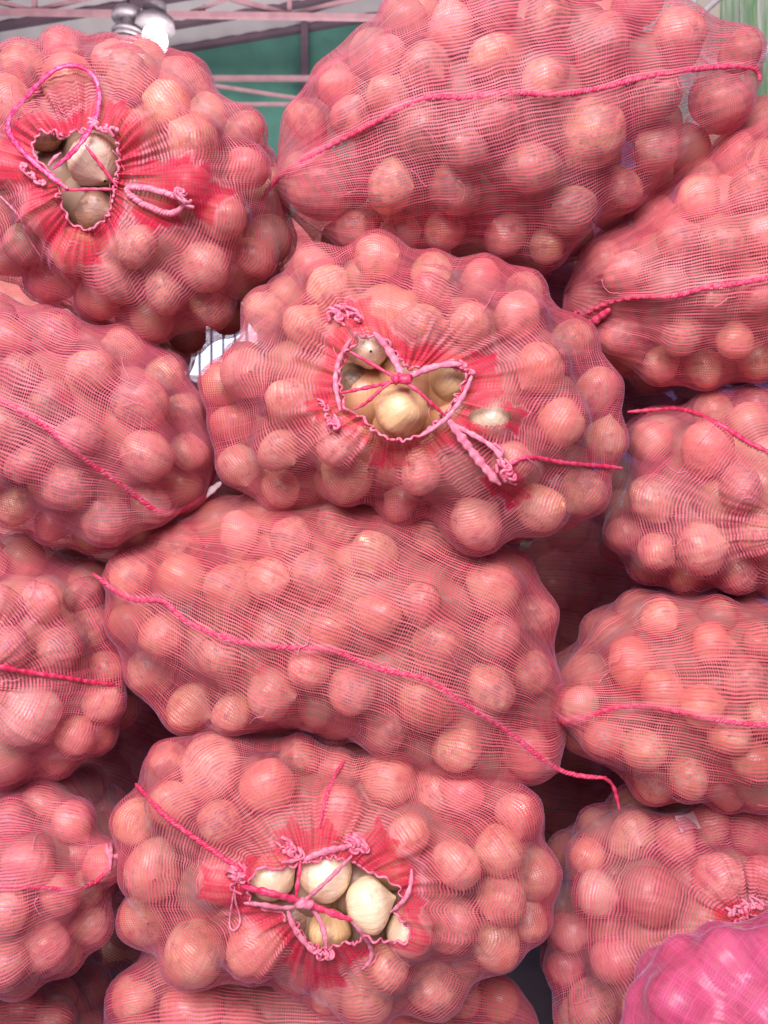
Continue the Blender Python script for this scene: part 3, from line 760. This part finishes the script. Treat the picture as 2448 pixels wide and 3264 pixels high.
# ---- centre: open tied mouth
s4 = sack([(430, 850), (436, 780), (478, 716), (532, 650), (580, 585), (640, 540), (720, 535), (800, 505), (870, 515), (950, 552), (1060, 560), (1150, 590), (1240, 655), (1290, 730), (1330, 790), (1357, 900), (1350, 990), (1325, 1060), (1290, 1120), (1240, 1155), (1130, 1190), (1050, 1210), (980, 1180), (940, 1130), (850, 1130), (770, 1110), (700, 1085), (640, 1085), (580, 1090), (510, 1055), (465, 1010), (455, 930)],
          -0.03, 0.175, 0.28, ('px', 1270, 1245),
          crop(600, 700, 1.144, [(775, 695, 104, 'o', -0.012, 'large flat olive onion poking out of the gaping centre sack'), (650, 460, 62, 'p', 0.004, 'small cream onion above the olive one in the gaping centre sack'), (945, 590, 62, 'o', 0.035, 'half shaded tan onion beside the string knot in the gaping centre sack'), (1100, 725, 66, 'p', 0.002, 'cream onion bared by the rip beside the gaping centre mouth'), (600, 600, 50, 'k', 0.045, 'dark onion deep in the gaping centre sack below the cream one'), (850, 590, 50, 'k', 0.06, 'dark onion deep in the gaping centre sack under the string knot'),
                                 (430, 130, 85), (690, 130, 92), (890, 260, 78), (1030, 380, 75), (1200, 350, 92), (1280, 540, 95), (1360, 740, 90), (1500, 620, 90), (1540, 810, 80), (1470, 1010, 95, 'd'), (1280, 1050, 100), (1050, 1110, 110), (850, 920, 85), (770, 1060, 80),
                                 (580, 930, 105), (330, 840, 85), (310, 1000, 80), (210, 560, 95), (120, 760, 90), (170, 890, 80), (420, 390, 80), (270, 330, 90), (510, 240, 70), (1090, 190, 90), (1280, 210, 80), (1440, 430, 90), (360, 660, 80), (1180, 880, 85), (100, 600, 70), (900, 110, 70)]),
          'red net sack gaping at the stack centre, flat olive onion poking out', taut=24,
          hole=cc(900, 900, 1.952, [(420, 360), (340, 500), (325, 620), (345, 740), (390, 810), (480, 860), (570, 930), (650, 985), (760, 1000), (880, 965), (980, 890), (1080, 770), (1160, 640), (1185, 560), (1100, 510), (1000, 500), (880, 530), (780, 520), (720, 440), (640, 340), (560, 300), (480, 305)]),
          hem=[(0, 110), (25, 70), (50, 80), (75, 75), (95, 55), (110, 85), (135, 95), (160, 75), (180, 90), (205, 80), (225, 60), (245, 85), (270, 70), (290, 75), (320, 105), (345, 130)],
          obj_label=OL('gaping centre sack'), grp=G + 'gaping centre sack', tears=[(1562, 1328, 70, 30)], spec=crop(900, 900, 1.952, [(1440, 1290, 110), (1330, 1240, 80), (1250, 520, 90), (1300, 640, 80), (480, 180, 90), (240, 760, 90), (700, 1080, 80), (600, 1100, 60), (1160, 830, 90), (1420, 840, 90)]))
ruffle(s4, rad=0.0034, amp=0.0028)
L4 = lambda L: cc(900, 900, 1.952, L)
cord('drawstring', along(s4, L4([(420, 430), (560, 510), (700, 590), (830, 660), (920, 750), (1030, 840)]), 0.012), 0.0034, STRING, s4.root)
cord('drawstring', along(s4, L4([(360, 690), (500, 660), (640, 630), (760, 600), (900, 540), (1010, 510)]), 0.012), 0.0036, STRING, s4.root)
cord('drawstring', along(s4, L4([(570, 310), (640, 390), (700, 480), (745, 590)]), 0.014), 0.0072, PALE, s4.root, 0.45)
cord('drawstring', along(s4, L4([(770, 600), (850, 555), (940, 525), (1030, 505), (1120, 510)]), 0.014), 0.0062, PALE, s4.root, 0.45)
cord('drawstring', along(s4, L4([(430, 350), (350, 480), (325, 610), (345, 720), (360, 800)]), 0.010), 0.0050, PALE, s4.root, 0.6)
cord('drawstring', along(s4, L4([(1180, 580), (1130, 700), (1080, 780), (1020, 850), (940, 910), (850, 960)]), 0.012), 0.0048, PALE, s4.root, 0.6)
cord('drawstring', along(s4, L4([(1030, 850), (1110, 960), (1200, 1080), (1300, 1200), (1360, 1260)]), 0.012), 0.0085, PALE, s4.root, 0.4)
cord('drawstring', along(s4, L4([(1060, 880), (1170, 940), (1280, 1000), (1350, 1060), (1380, 1150)]), 0.010), 0.0050, PALE, s4.root, 0.5)
cord('drawstring', along(s4, [(1605, 1500), (1650, 1462), (1700, 1455), (1760, 1470), (1850, 1480), (1920, 1485), (1985, 1492)], 0.005), 0.0042, STRING, s4.root)
cord('drawstring', along(s4, L4([(440, 790), (520, 760), (580, 690), (680, 620)]), 0.012), 0.0034, SEAM, s4.root)
build_tubes('knot', [tube_arrays(np.array(on_surface(s4, L4([(690 + 20 * i + 12 * math.sin(i * 2), 600 + 14 * math.cos(i * 1.7)) for i in range(6)]), 0.016)), 0.006, 8)], STRING, s4.root)
beads(s4, L4([(330, 220), (420, 210), (480, 240)]), 0.0030, HEM, 18, 0.024)
beads(s4, L4([(1330, 1050), (1390, 1180), (1430, 1230)]), 0.0030, HEM, 22, 0.022)
beads(s4, L4([(240, 760), (300, 840), (330, 920)]), 0.0026, HEM, 14, 0.020)
beads(s4, L4([(1060, 500), (1140, 540), (1190, 580)]), 0.0026, HEM, 12, 0.014)

# ---- right, below the stubby corner: sack crossed by a cord
s6 = sack([(1305, 1180), (1310, 1090), (1330, 980), (1370, 905), (1440, 870), (1520, 850), (1640, 832), (1780, 830), (1900, 900), (1950, 1080), (1900, 1250), (1780, 1310), (1640, 1305), (1540, 1285), (1440, 1268), (1360, 1240)],
          0.07, 0.18, 0.26, ('px', 1735 * D, 1140 * D),
          crop(1750, 1200, 2.212, [(740, 450, 160), (1120, 510, 190, 'r'), (740, 860, 180), (1340, 780, 180), (1050, 1210, 190), (1430, 190, 165), (780, 1230, 115), (560, 1100, 130), (1330, 1370, 150, 'd'), (1130, 200, 110), (950, 1420, 110), (1480, 1130, 110, 'd')]),
          'red net sack of large onions crossed by a slanting red cord', taut=40, pole='mouth',
          hole=[(1735 * D + 70 * math.cos(a), 1140 * D + 60 * math.sin(a)) for a in np.linspace(0, 6.28, 16, endpoint=False)], hem=[(0, 30), (180, 30)],
          obj_label=OL('sack crossed by a slanting cord'), grp=G + 'sack with slanting cord')
cord('drawstring', along(s6, dd([(1355, 890), (1400, 886), (1440, 882), (1470, 882), (1520, 898), (1570, 925), (1620, 958), (1680, 990), (1735, 1080)]), 0.006), 0.0050, STRING, s6.root)

# ---- middle: seam falling to the right across a long sack
SM_s7 = dd([(200, 1238), (230, 1262), (270, 1290), (320, 1300), (352, 1292), (380, 1325), (420, 1352), (500, 1382), (570, 1395), (650, 1400), (720, 1405), (800, 1440), (860, 1455), (920, 1465), (1000, 1520), (1060, 1555), (1110, 1590), (1160, 1630), (1200, 1660), (1250, 1676), (1310, 1680)])
s7 = sack([(194, 1236), (245, 1200), (330, 1172), (365, 1125), (420, 1080), (550, 1055), (760, 1060), (950, 1090), (1080, 1150), (1155, 1215), (1205, 1320), (1222, 1450), (1228, 1560), (1225, 1645), (1175, 1705), (1090, 1700), (1000, 1680), (900, 1650), (800, 1622), (740, 1612), (640, 1562), (560, 1580), (480, 1586), (400, 1565), (330, 1540), (285, 1480), (245, 1390), (212, 1310)],
          0.035, 0.185, 0.27, (203, 1240, 1228, 1655),
          crop(250, 1550, 0.976, [(165, 280, 75), (310, 190, 75, 'd'), (480, 320, 85), (740, 280, 80, 'd'), (660, 160, 60), (920, 210, 80), (1290, 320, 85), (930, 400, 75), (1070, 370, 65, 'd'), (1120, 490, 90, 'd'), (1300, 480, 75), (260, 460, 75), (190, 580, 80), (440, 530, 70), (600, 470, 65), (780, 460, 60), (340, 690, 85),
                                  (600, 640, 85), (850, 630, 85), (1080, 670, 95, 'd'), (780, 770, 85), (640, 740, 65), (960, 760, 75), (1180, 810, 85), (1280, 620, 85), (1400, 830, 90), (1110, 150, 75), (1410, 580, 70), (1420, 400, 70), (480, 700, 65), (500, 140, 65), (800, 110, 60), (580, 290, 55), (720, 560, 60)]),
          'long red net sack with seam slanting down and trailing end, between gaping sacks', taut=80, dirty=0.35,
          seam=SM_s7, obj_label=OL('long sack with the slanting seam'), grp=G + 'long seamed sack')
rope('seam', along(s7, SM_s7, 0.0015), 0.0060, SEAM, s7.root)

cord('loose_thread', along(s7, dd([(1290, 1679), (1308, 1681), (1322, 1692), (1330, 1712), (1338, 1750)]), 0.004, smooth=2), 0.0042, STRING, s7.root)
# ---- left: sack crossed by a cord, one very pale onion
s8 = sack([(-230, 1400), (-180, 1230), (-80, 1145), (20, 1142), (110, 1180), (195, 1210), (222, 1280), (250, 1370), (280, 1470), (285, 1540), (250, 1600), (200, 1645), (110, 1685), (30, 1708), (-80, 1710), (-190, 1620)],
          0.045, 0.19, 0.26, ('px', -70 * D, 1480 * D),
          crop(0, 2000, 1.75, [(50, 120, 110), (320, 120, 130), (170, 480, 185, 'p'), (530, 430, 110), (330, 740, 115), (560, 620, 90), (80, 800, 125), (500, -50, 95), (640, 240, 80), (200, -140, 120), (20, -130, 110), (370, -120, 90), (420, 600, 80)]),
          'red net sack with a taut cord above one large pale onion', taut=34, pole='mouth',
          hole=[(-70 * D + 60 * math.cos(a), 1480 * D + 55 * math.sin(a)) for a in np.linspace(0, 6.28, 16, endpoint=False)], hem=[(0, 40), (180, 30)],
          obj_label=OL('sack with the taut cord'), grp=G + 'taut corded sack')
cord('drawstring', along(s8, dd([(-40, 1430), (0, 1440), (60, 1452), (130, 1462), (200, 1474), (250, 1480), (276, 1482)]), 0.006), 0.0050, STRING, s8.root)

# ---- right: shiny reddish onions, seam and bent ear
SM_s9 = dd([(1190, 1500), (1196, 1540), (1225, 1560), (1280, 1545), (1330, 1528), (1400, 1526), (1470, 1538), (1550, 1556), (1640, 1566), (1740, 1560)])
s9 = sack([(1176, 1518), (1225, 1460), (1260, 1390), (1330, 1310), (1420, 1275), (1520, 1282), (1660, 1292), (1800, 1300), (1920, 1400), (1940, 1540), (1880, 1690), (1760, 1745), (1640, 1745), (1480, 1748), (1400, 1728), (1330, 1700), (1260, 1645), (1205, 1585)],
          0.03, 0.185, 0.26, (1188, 1530, 1940, 1540),
          crop(1650, 1800, 1.511, [(560, 480, 135, 'r'), (930, 380, 105, 'r'), (310, 680, 95, 'p'), (870, 690, 90, 'r'), (590, 880, 110), (820, 1020, 110), (1130, 940, 110, 'r'), (1100, 560, 90, 'd'), (1170, 380, 90), (700, 260, 90, 'r'), (430, 830, 70), (640, 1060, 80), (1190, 740, 85), (1000, 1120, 90), (730, 620, 80, 'r'), (1010, 800, 80)]),
          'red net sack of glossy reddish onions with bright red sewn corner', taut=80, dirty=0.1, pitch=(0.0052, 0.0031),
          seam=SM_s9, obj_label='the sack with bright red corner', grp=G + 'red cornered sack')
rope('seam', along(s9, SM_s9, 0.0015), 0.0058, SEAM, s9.root)
cord('seam_end', along(s9, dd([(1215, 1478), (1190, 1500), (1182, 1525), (1200, 1552), (1225, 1562)]), 0.005, smooth=2), 0.0070, STRING, s9.root, 0.7)


# ---- bottom centre: open tied mouth with pale onions
s10 = sack([(237, 1800), (252, 1720), (300, 1645), (350, 1600), (420, 1568), (550, 1565), (640, 1595), (740, 1625), (860, 1622), (940, 1650), (1010, 1680), (1100, 1685), (1182, 1702), (1207, 1800), (1218, 1890), (1195, 1990), (1150, 2060), (1095, 2110), (1000, 2165), (930, 2180), (860, 2225), (770, 2215), (680, 2165), (560, 2112), (490, 2085), (430, 2105), (360, 2100), (310, 2060), (262, 2010), (240, 1960), (262, 1900)],
           -0.015, 0.175, 0.28, ('px', 1010, 2866),
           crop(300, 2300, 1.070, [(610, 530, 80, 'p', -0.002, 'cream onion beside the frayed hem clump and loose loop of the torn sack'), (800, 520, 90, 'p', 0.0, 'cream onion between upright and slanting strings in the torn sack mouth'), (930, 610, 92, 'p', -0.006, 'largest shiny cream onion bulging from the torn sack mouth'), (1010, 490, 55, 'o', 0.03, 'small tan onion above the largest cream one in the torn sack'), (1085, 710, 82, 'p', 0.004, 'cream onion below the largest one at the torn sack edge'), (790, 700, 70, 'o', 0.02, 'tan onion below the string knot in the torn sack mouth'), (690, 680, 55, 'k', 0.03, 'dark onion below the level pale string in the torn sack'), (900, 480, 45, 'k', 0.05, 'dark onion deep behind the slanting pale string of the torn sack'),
                                   (380, 170, 115), (590, 220, 95), (690, 100, 75), (830, 310, 100, 'r'), (830, 170, 75), (1010, 220, 100), (1200, 260, 95), (1060, 400, 80), (1250, 480, 90), (200, 500, 110), (150, 680, 85), (430, 340, 80), (280, 260, 80), (120, 340, 85), (340, 790, 110), (560, 750, 100, 'r'),
                                   (680, 900, 105), (930, 930, 100), (1200, 690, 110), (1380, 600, 90), (1370, 750, 90), (1370, 450, 85), (1160, 900, 100), (1500, 520, 90), (1480, 680, 70), (1440, 320, 85), (790, 1010, 80), (1010, 820, 80), (430, 540, 80), (250, 130, 70), (1320, 170, 60)]),
           'red net sack with torn gaping mouth showing several pale peeled onions', taut=22,
           hole=cc(600, 2600, 1.952, [(420, 290), (560, 300), (700, 270), (900, 225), (1060, 260), (1140, 320), (1250, 360), (1350, 420), (1370, 500), (1310, 590), (1400, 660), (1470, 730), (1400, 830), (1250, 780), (1120, 760), (1010, 800), (850, 840), (740, 800), (660, 680), (560, 600), (400, 560), (350, 480), (380, 370)]),
           hem=[(0, 60), (30, 110), (55, 90), (80, 70), (100, 80), (125, 95), (150, 60), (180, 125), (205, 80), (235, 65), (262, 110), (290, 90), (320, 60), (345, 70)],
           obj_label=OL('torn mouthed sack'), grp=G + 'torn mouthed sack', spec=crop(600, 2600, 1.952, [(820, 960, 150), (700, 920, 100), (180, 430, 120), (640, 120, 90), (1180, 180, 120), (1380, 560, 90), (860, 110, 80)]))
ruffle(s10, rad=0.0030, amp=0.0026)
L10 = lambda L: cc(600, 2600, 1.952, L)
cord('drawstring', along(s10, L10([(330, 440), (500, 480), (640, 515), (800, 570), (900, 610), (1020, 650)]), 0.014), 0.0066, STRING, s10.root, 0.6)
rope('drawstring', along(s10, [(432, 2500), (470, 2540), (530, 2605), (620, 2670), (690, 2720), (752, 2762), (790, 2810)], 0.005), 0.0056, STRING, s10.root)
cord('drawstring', along(s10, L10([(700, 270), (690, 360), (680, 440), (670, 510)]), 0.014), 0.0042, STRING, s10.root)
cord('drawstring', along(s10, L10([(720, 280), (800, 235), (900, 210), (1010, 190)]), 0.012), 0.0070, PALE, s10.root, 0.45)
cord('drawstring', along(s10, L10([(1020, 250), (940, 330), (850, 420), (770, 490), (700, 550)]), 0.014), 0.0040, PALE, s10.root, 0.6)
cord('drawstring', along(s10, L10([(345, 545), (450, 550), (560, 575), (650, 575), (700, 550)]), 0.012), 0.0046, PALE, s10.root, 0.6)
cord('drawstring', along(s10, L10([(620, 590), (640, 670), (690, 750), (760, 830), (800, 870)]), 0.012), 0.0058, PALE, s10.root, 0.5)
cord('drawstring', along(s10, L10([(760, 570), (820, 640), (850, 730), (860, 830)]), 0.012), 0.0050, PALE, s10.root, 0.5)
cord('drawstring', along(s10, L10([(580, 290), (640, 290), (700, 270)]), 0.012), 0.0046, PALE, s10.root, 0.6)
cord('loose_loop', along(s10, L10([(290, 440), (270, 560), (255, 680), (280, 720), (320, 680), (320, 620), (295, 540), (290, 450)]), 0.008, step=8, smooth=2), 0.0020, PALE, s10.root)
cord('loose_thread', along(s10, L10([(1020, 660), (1100, 760), (1160, 850), (1140, 920), (1080, 960)]), 0.006), 0.0042, PALE, s10.root, 0.5)
cord('drawstring', along(s10, L10([(1390, 330), (1390, 430), (1350, 530), (1260, 600)]), 0.006), 0.0048, PALE, s10.root, 0.5)
build_tubes('knot', [tube_arrays(np.array(on_surface(s10, L10([(680 + 16 * i + 10 * math.sin(i * 2), 545 + 12 * math.cos(i * 1.7)) for i in range(6)]), 0.017)), 0.006, 8)], PALE, s10.root)
beads(s10, L10([(1000, 190), (1070, 170), (1110, 220)]), 0.0028, HEM, 26, 0.024)
beads(s10, L10([(290, 380), (330, 330), (290, 440)]), 0.0028, HEM, 22, 0.022)
beads(s10, L10([(560, 200), (640, 190), (690, 250)]), 0.0028, HEM, 16, 0.022)
beads(s10, L10([(780, 850), (830, 860), (880, 860)]), 0.0028, HEM, 14, 0.018)
rope('seam', along(s10, dd([(745, 1640), (715, 1690), (700, 1740), (690, 1790)]), 0.003), 0.0045, SEAM, s10.root)

# ---- left bottom: seam rising to a pink knot at the corner
SM_s11 = dd([(-60, 1912), (0, 1914), (60, 1916), (120, 1920), (170, 1922), (205, 1908), (232, 1882), (252, 1850)])
s11 = sack([(-240, 1900), (-200, 1770), (-90, 1710), (40, 1695), (110, 1700), (170, 1728), (205, 1770), (222, 1830), (245, 1860), (236, 1930), (240, 1980), (200, 2060), (130, 2110), (60, 2135), (-60, 2140), (-190, 2070)],
           0.02, 0.185, 0.26, (-240, 1920, 245, 1870),
           crop(0, 2000, 1.75, [(200, 1020, 125), (420, 1080, 120), (170, 1330, 145), (410, 1590, 110), (50, 1580, 110), (230, 1790, 140), (470, 1380, 85), (540, 1640, 80), (50, 1860, 100), (400, 1850, 95), (20, 1120, 95), (310, 1480, 70), (520, 1220, 70)]),
           'red net sack with level braided seam ending in a pink knotted corner', taut=60,
           seam=SM_s11, obj_label=OL('sack with the pink knotted corner'), grp=G + 'knotted corner sack')
rope('seam', along(s11, SM_s11, 0.0015), 0.0056, SEAM, s11.root, pitch=0.010)
cord('seam_end', along(s11, dd([(230, 1822), (236, 1850), (262, 1848), (258, 1815), (240, 1825), (238, 1880)]), 0.006, smooth=1), 0.0060, PALE, s11.root, 0.7)

# ---- right bottom: mouth half hidden by the magenta sack
s12 = sack([(1172, 2020), (1180, 1930), (1215, 1850), (1290, 1775), (1370, 1742), (1500, 1735), (1660, 1738), (1800, 1750), (1920, 1850), (1960, 2020), (1930, 2250), (1850, 2400), (1650, 2440), (1450, 2440), (1300, 2400), (1220, 2270), (1185, 2150)],
           0.05, 0.19, 0.26, ('px', 2400, 2960),
           crop(1650, 1800, 1.511, [(400, 1580, 130, 'p'), (630, 1590, 150, 'r'), (960, 1520, 130), (1140, 1250, 130, 'r'), (560, 1300, 125), (780, 1350, 105), (470, 1900, 125, 'r'), (720, 1930, 125, 'o'), (340, 2110, 135), (250, 1780, 100), (310, 1400, 95), (1190, 1500, 100, 'r'), (190, 1960, 80), (600, 2130, 100), (940, 1270, 85), (220, 2200, 80)]),
           'red net sack with gathered mouth half hidden behind the magenta sack', taut=34,
           hole=[(2400 + 75 * math.cos(a), 2975 + 60 * math.sin(a)) for a in np.linspace(0, 6.28, 18, endpoint=False)], hem=[(0, 30), (60, 40), (120, 40), (150, 80), (200, 60), (270, 30)],
           obj_label=OL('half hidden sack'), grp=G + 'half hidden sack')
ruffle(s12, rad=0.003, amp=0.003)
beads(s12, cc(2050, 2750, 4.168, [(1080, 740), (1200, 620), (1380, 540), (1560, 540)]), 0.0030, PALE, 24, 0.02)
beads(s12, cc(2050, 2750, 4.168, [(920, 840), (1000, 860)]), 0.0030, PALE, 8, 0.02)

q = on_surface(s12, [(2150, 2600), (2210, 2585), (2235, 2640), (2170, 2655)], 0.004)
c = sum(q) / 4; Vq = []; Fq = []
for i in range(9):
    for j in range(9):
        u, v = i / 8, j / 8; p_ = q[0] * (1 - u) * (1 - v) + q[1] * u * (1 - v) + q[2] * u * v + q[3] * (1 - u) * v
        Vq.append(p_ + np.array([0, -0.004 * math.sin(3.1 * u) * math.cos(2 * v) - 0.001 * math.sin(9 * v + 4 * u), 0]))
for i in range(8):
    for j in range(8): Fq.append((i * 9 + j, (i + 1) * 9 + j, (i + 1) * 9 + j + 1, i * 9 + j + 1))
o = mesh_np('paper_scrap', Vq, Fq, SCRAP); tag(o, 'small pale paper scrap lying on the half hidden sack', 'scrap')

# ---- bottom row
s14 = sack([(215, 2250), (225, 2160), (262, 2095), (330, 2055), (450, 2040), (700, 2070), (900, 2110), (1040, 2130), (1120, 2150), (1175, 2230), (1170, 2340), (1090, 2420), (900, 2442), (600, 2445), (380, 2440), (260, 2390)],
           0.06, 0.185, 0.27, (215, 2250, 1175, 2260),
           crop(300, 2300, 1.070, [(120, 940, 85), (340, 1000, 115), (240, 860, 75), (480, 940, 70), (1150, 1020, 90), (1000, 1060, 90), (1290, 1010, 80), (500, 1060, 90), (150, 1080, 80)]) ,
           'red net sack on the floor, squeezed below the torn mouthed one', taut=70,
           obj_label=OL('unseamed floor sack'), grp=G + 'floor sack')
s15 = sack([(-240, 2300), (-180, 2190), (-60, 2150), (50, 2148), (130, 2165), (185, 2220), (200, 2300), (170, 2390), (80, 2440), (-60, 2444), (-180, 2410)],
           0.10, 0.18, 0.26, (-240, 2300, 200, 2300), crop(0, 2700, 1.659, [(100, 880, 120), (250, 900, 90), (-40, 900, 110)]),
           'shaded red net sack on the floor below the knotted corner sack', taut=60,
           obj_label=OL('shaded floor sack'), grp=G + 'shaded floor sack')
s13 = sack([(1335, 2270), (1380, 2180), (1440, 2115), (1530, 2065), (1640, 2025), (1760, 2010), (1880, 2060), (1960, 2180), (1940, 2330), (1860, 2420), (1700, 2452), (1500, 2450), (1380, 2400), (1330, 2320)],
           -0.27, 0.13, 0.10, ('px', 2700, 3500),
           [(2160, 3180, 66), (2270, 3200, 66), (2230, 3080, 66), (2350, 3130, 66), (2120, 3240, 60), (2420, 3040, 70), (2300, 3010, 60), (2430, 3230, 66)],
           'smaller magenta sack of dense glossy net standing before the stack', taut=60, net=NETD, pole='mouth', pitch=(0.0034, 0.0030), fill_r=0.03,
           obj_label='the small magenta sack', grp=G + 'magenta sack')
# ---- stray threads pulled out of the nets
for S in (s1, s2, s3, s4, s5, s6, s7, s8, s9, s10, s11, s12):
    parts = []; tries = 0
    while len(parts) < 5 and tries < 80:
        tries += 1
        kk = DC / (S.C[1] - 0.1 + DC) / K
        x = 1224 + S.C[0] * kk + random.uniform(-520, 520); y = 1632 - (S.C[2] - CZ) * kk + random.uniform(-330, 330)
        if S.bvh.ray_cast(CAMP, ray_dir(x, y))[0] is None: continue
        a = random.uniform(0, 6.28); pts = [(x, y)]
        for j in range(3):
            a += random.uniform(-0.9, 0.9); x += 26 * math.cos(a); y += 26 * math.sin(a); pts.append((x, y))
        if any(S.bvh.ray_cast(CAMP, ray_dir(*p_))[0] is None for p_ in pts): continue
        C_ = catmull(on_surface(S, pts, random.uniform(0.003, 0.007)), 0.002)
        parts.append(tube_arrays(C_, random.uniform(0.0003, 0.0006), 5))
    if parts: tag(build_tubes('stray_threads', parts, PALE, S.root), kind='stuff')
# ---- second row behind, seen only through the dark chinks
B = [([(1000, 1180), (1120, 1080), (1350, 1060), (1560, 1100), (1640, 1250), (1600, 1420), (1400, 1500), (1150, 1480), (1020, 1350)], 'shaded red net sack behind the chink beside the gaping centre sack'),
     ([(900, 1620), (1050, 1520), (1300, 1500), (1480, 1580), (1520, 1760), (1400, 1880), (1150, 1900), (960, 1800)], 'shaded red net sack behind the trailing seam end'),
     ([(20, 1420), (150, 1340), (380, 1350), (500, 1460), (520, 1640), (400, 1760), (200, 1780), (40, 1660)], 'shaded red net sack behind the chink beside the pale onion'),
     ([(40, 1960), (180, 1850), (420, 1860), (520, 2000), (500, 2200), (360, 2300), (150, 2300), (30, 2180)], 'shaded red net sack behind the chink beside the knotted corner'),
     ([(960, 2120), (1080, 2010), (1320, 2000), (1480, 2100), (1500, 2280), (1380, 2390), (1120, 2400), (980, 2300)], 'shaded red net sack behind the chink beside the magenta sack'),
     ([(980, 560), (1120, 480), (1350, 470), (1560, 520), (1620, 700), (1560, 900), (1380, 980), (1100, 960), (1000, 800)], 'shaded red net sack behind the chink below the topmost sack'),
     ([(520, 540), (640, 462), (820, 452), (960, 510), (980, 640), (860, 730), (640, 720), (540, 640)], 'shaded red net sack behind the chink beside the tied top sack'),
     ([(-260, 640), (-100, 560), (150, 560), (330, 640), (424, 735), (380, 860), (0, 880), (-200, 820)], 'shaded red net sack behind the tied top sack'),
     ([(-200, 1060), (-60, 960), (180, 960), (400, 1020), (470, 1160), (380, 1290), (120, 1320), (-120, 1260)], 'shaded red net sack behind the sack with the pale tag'),
     ([(300, 850), (420, 800), (620, 800), (900, 880), (980, 1050), (860, 1200), (560, 1220), (360, 1120), (280, 960)], 'shaded red net sack behind the gaping centre sack')]
for ol, lab in B:
    sack(ol, 0.62, 0.17, 0.17, (ol[0][0], ol[0][1], ol[4][0], ol[4][1]), [], lab, taut=40, res=0.6, back=True, fill_r=0.045, obj_label='', grp='')

# ---- the 300 onions that show largest are things of their own; the others join the heap
def seen(e):
    c, r = e[0], e[1]; k = DC / (c[1] + DC) / K
    px, py = 1224 + c[0] * k, 1632 - (c[2] - CZ) * k; rp = r * k
    inside = -0.6 * rp < px < 2448 + 0.6 * rp and -0.6 * rp < py < 3264 + 0.6 * rp
    return (10 if e[6] else 0) + (3 if e[5] else 0) + r * 20 - c[1] * 4 if inside else -99
POOL.sort(key=seen, reverse=True)
ADJ = {'b': 'brown', 'd': 'dusty brown', 'r': 'reddish', 'p': 'pale', 'o': 'olive tan', 'k': 'shade-darkened'}
for n, (c, r, key, lab, g, vis, exposed, outv) in enumerate(POOL):
    if n < 300 and seen(POOL[n]) > -50:
        if exposed: l, g2 = exposed, 'bare onions in the open sack mouths'
        else: l, g2 = ADJ[key] + ' onion under the net of ' + lab, ADJ[key] + ' onions under the net of ' + lab
        add_onion(c, r * 0.985, key, l, g2, outv, 0.75 if exposed else 0.1)
    else: heap_onion(c, r * 0.985)
o = mesh_np('onion_heap', np.vstack(HEAPV), np.vstack(HEAPF), ON_DIRTY)  # darker dusty skin on the whole heap puts the interior shade into colour
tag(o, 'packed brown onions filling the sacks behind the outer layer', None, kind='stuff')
print('ONIONS', len(POOL), 'tris', sum(len(m.loops) - 2 * len(m.polygons) for m in bpy.data.meshes))
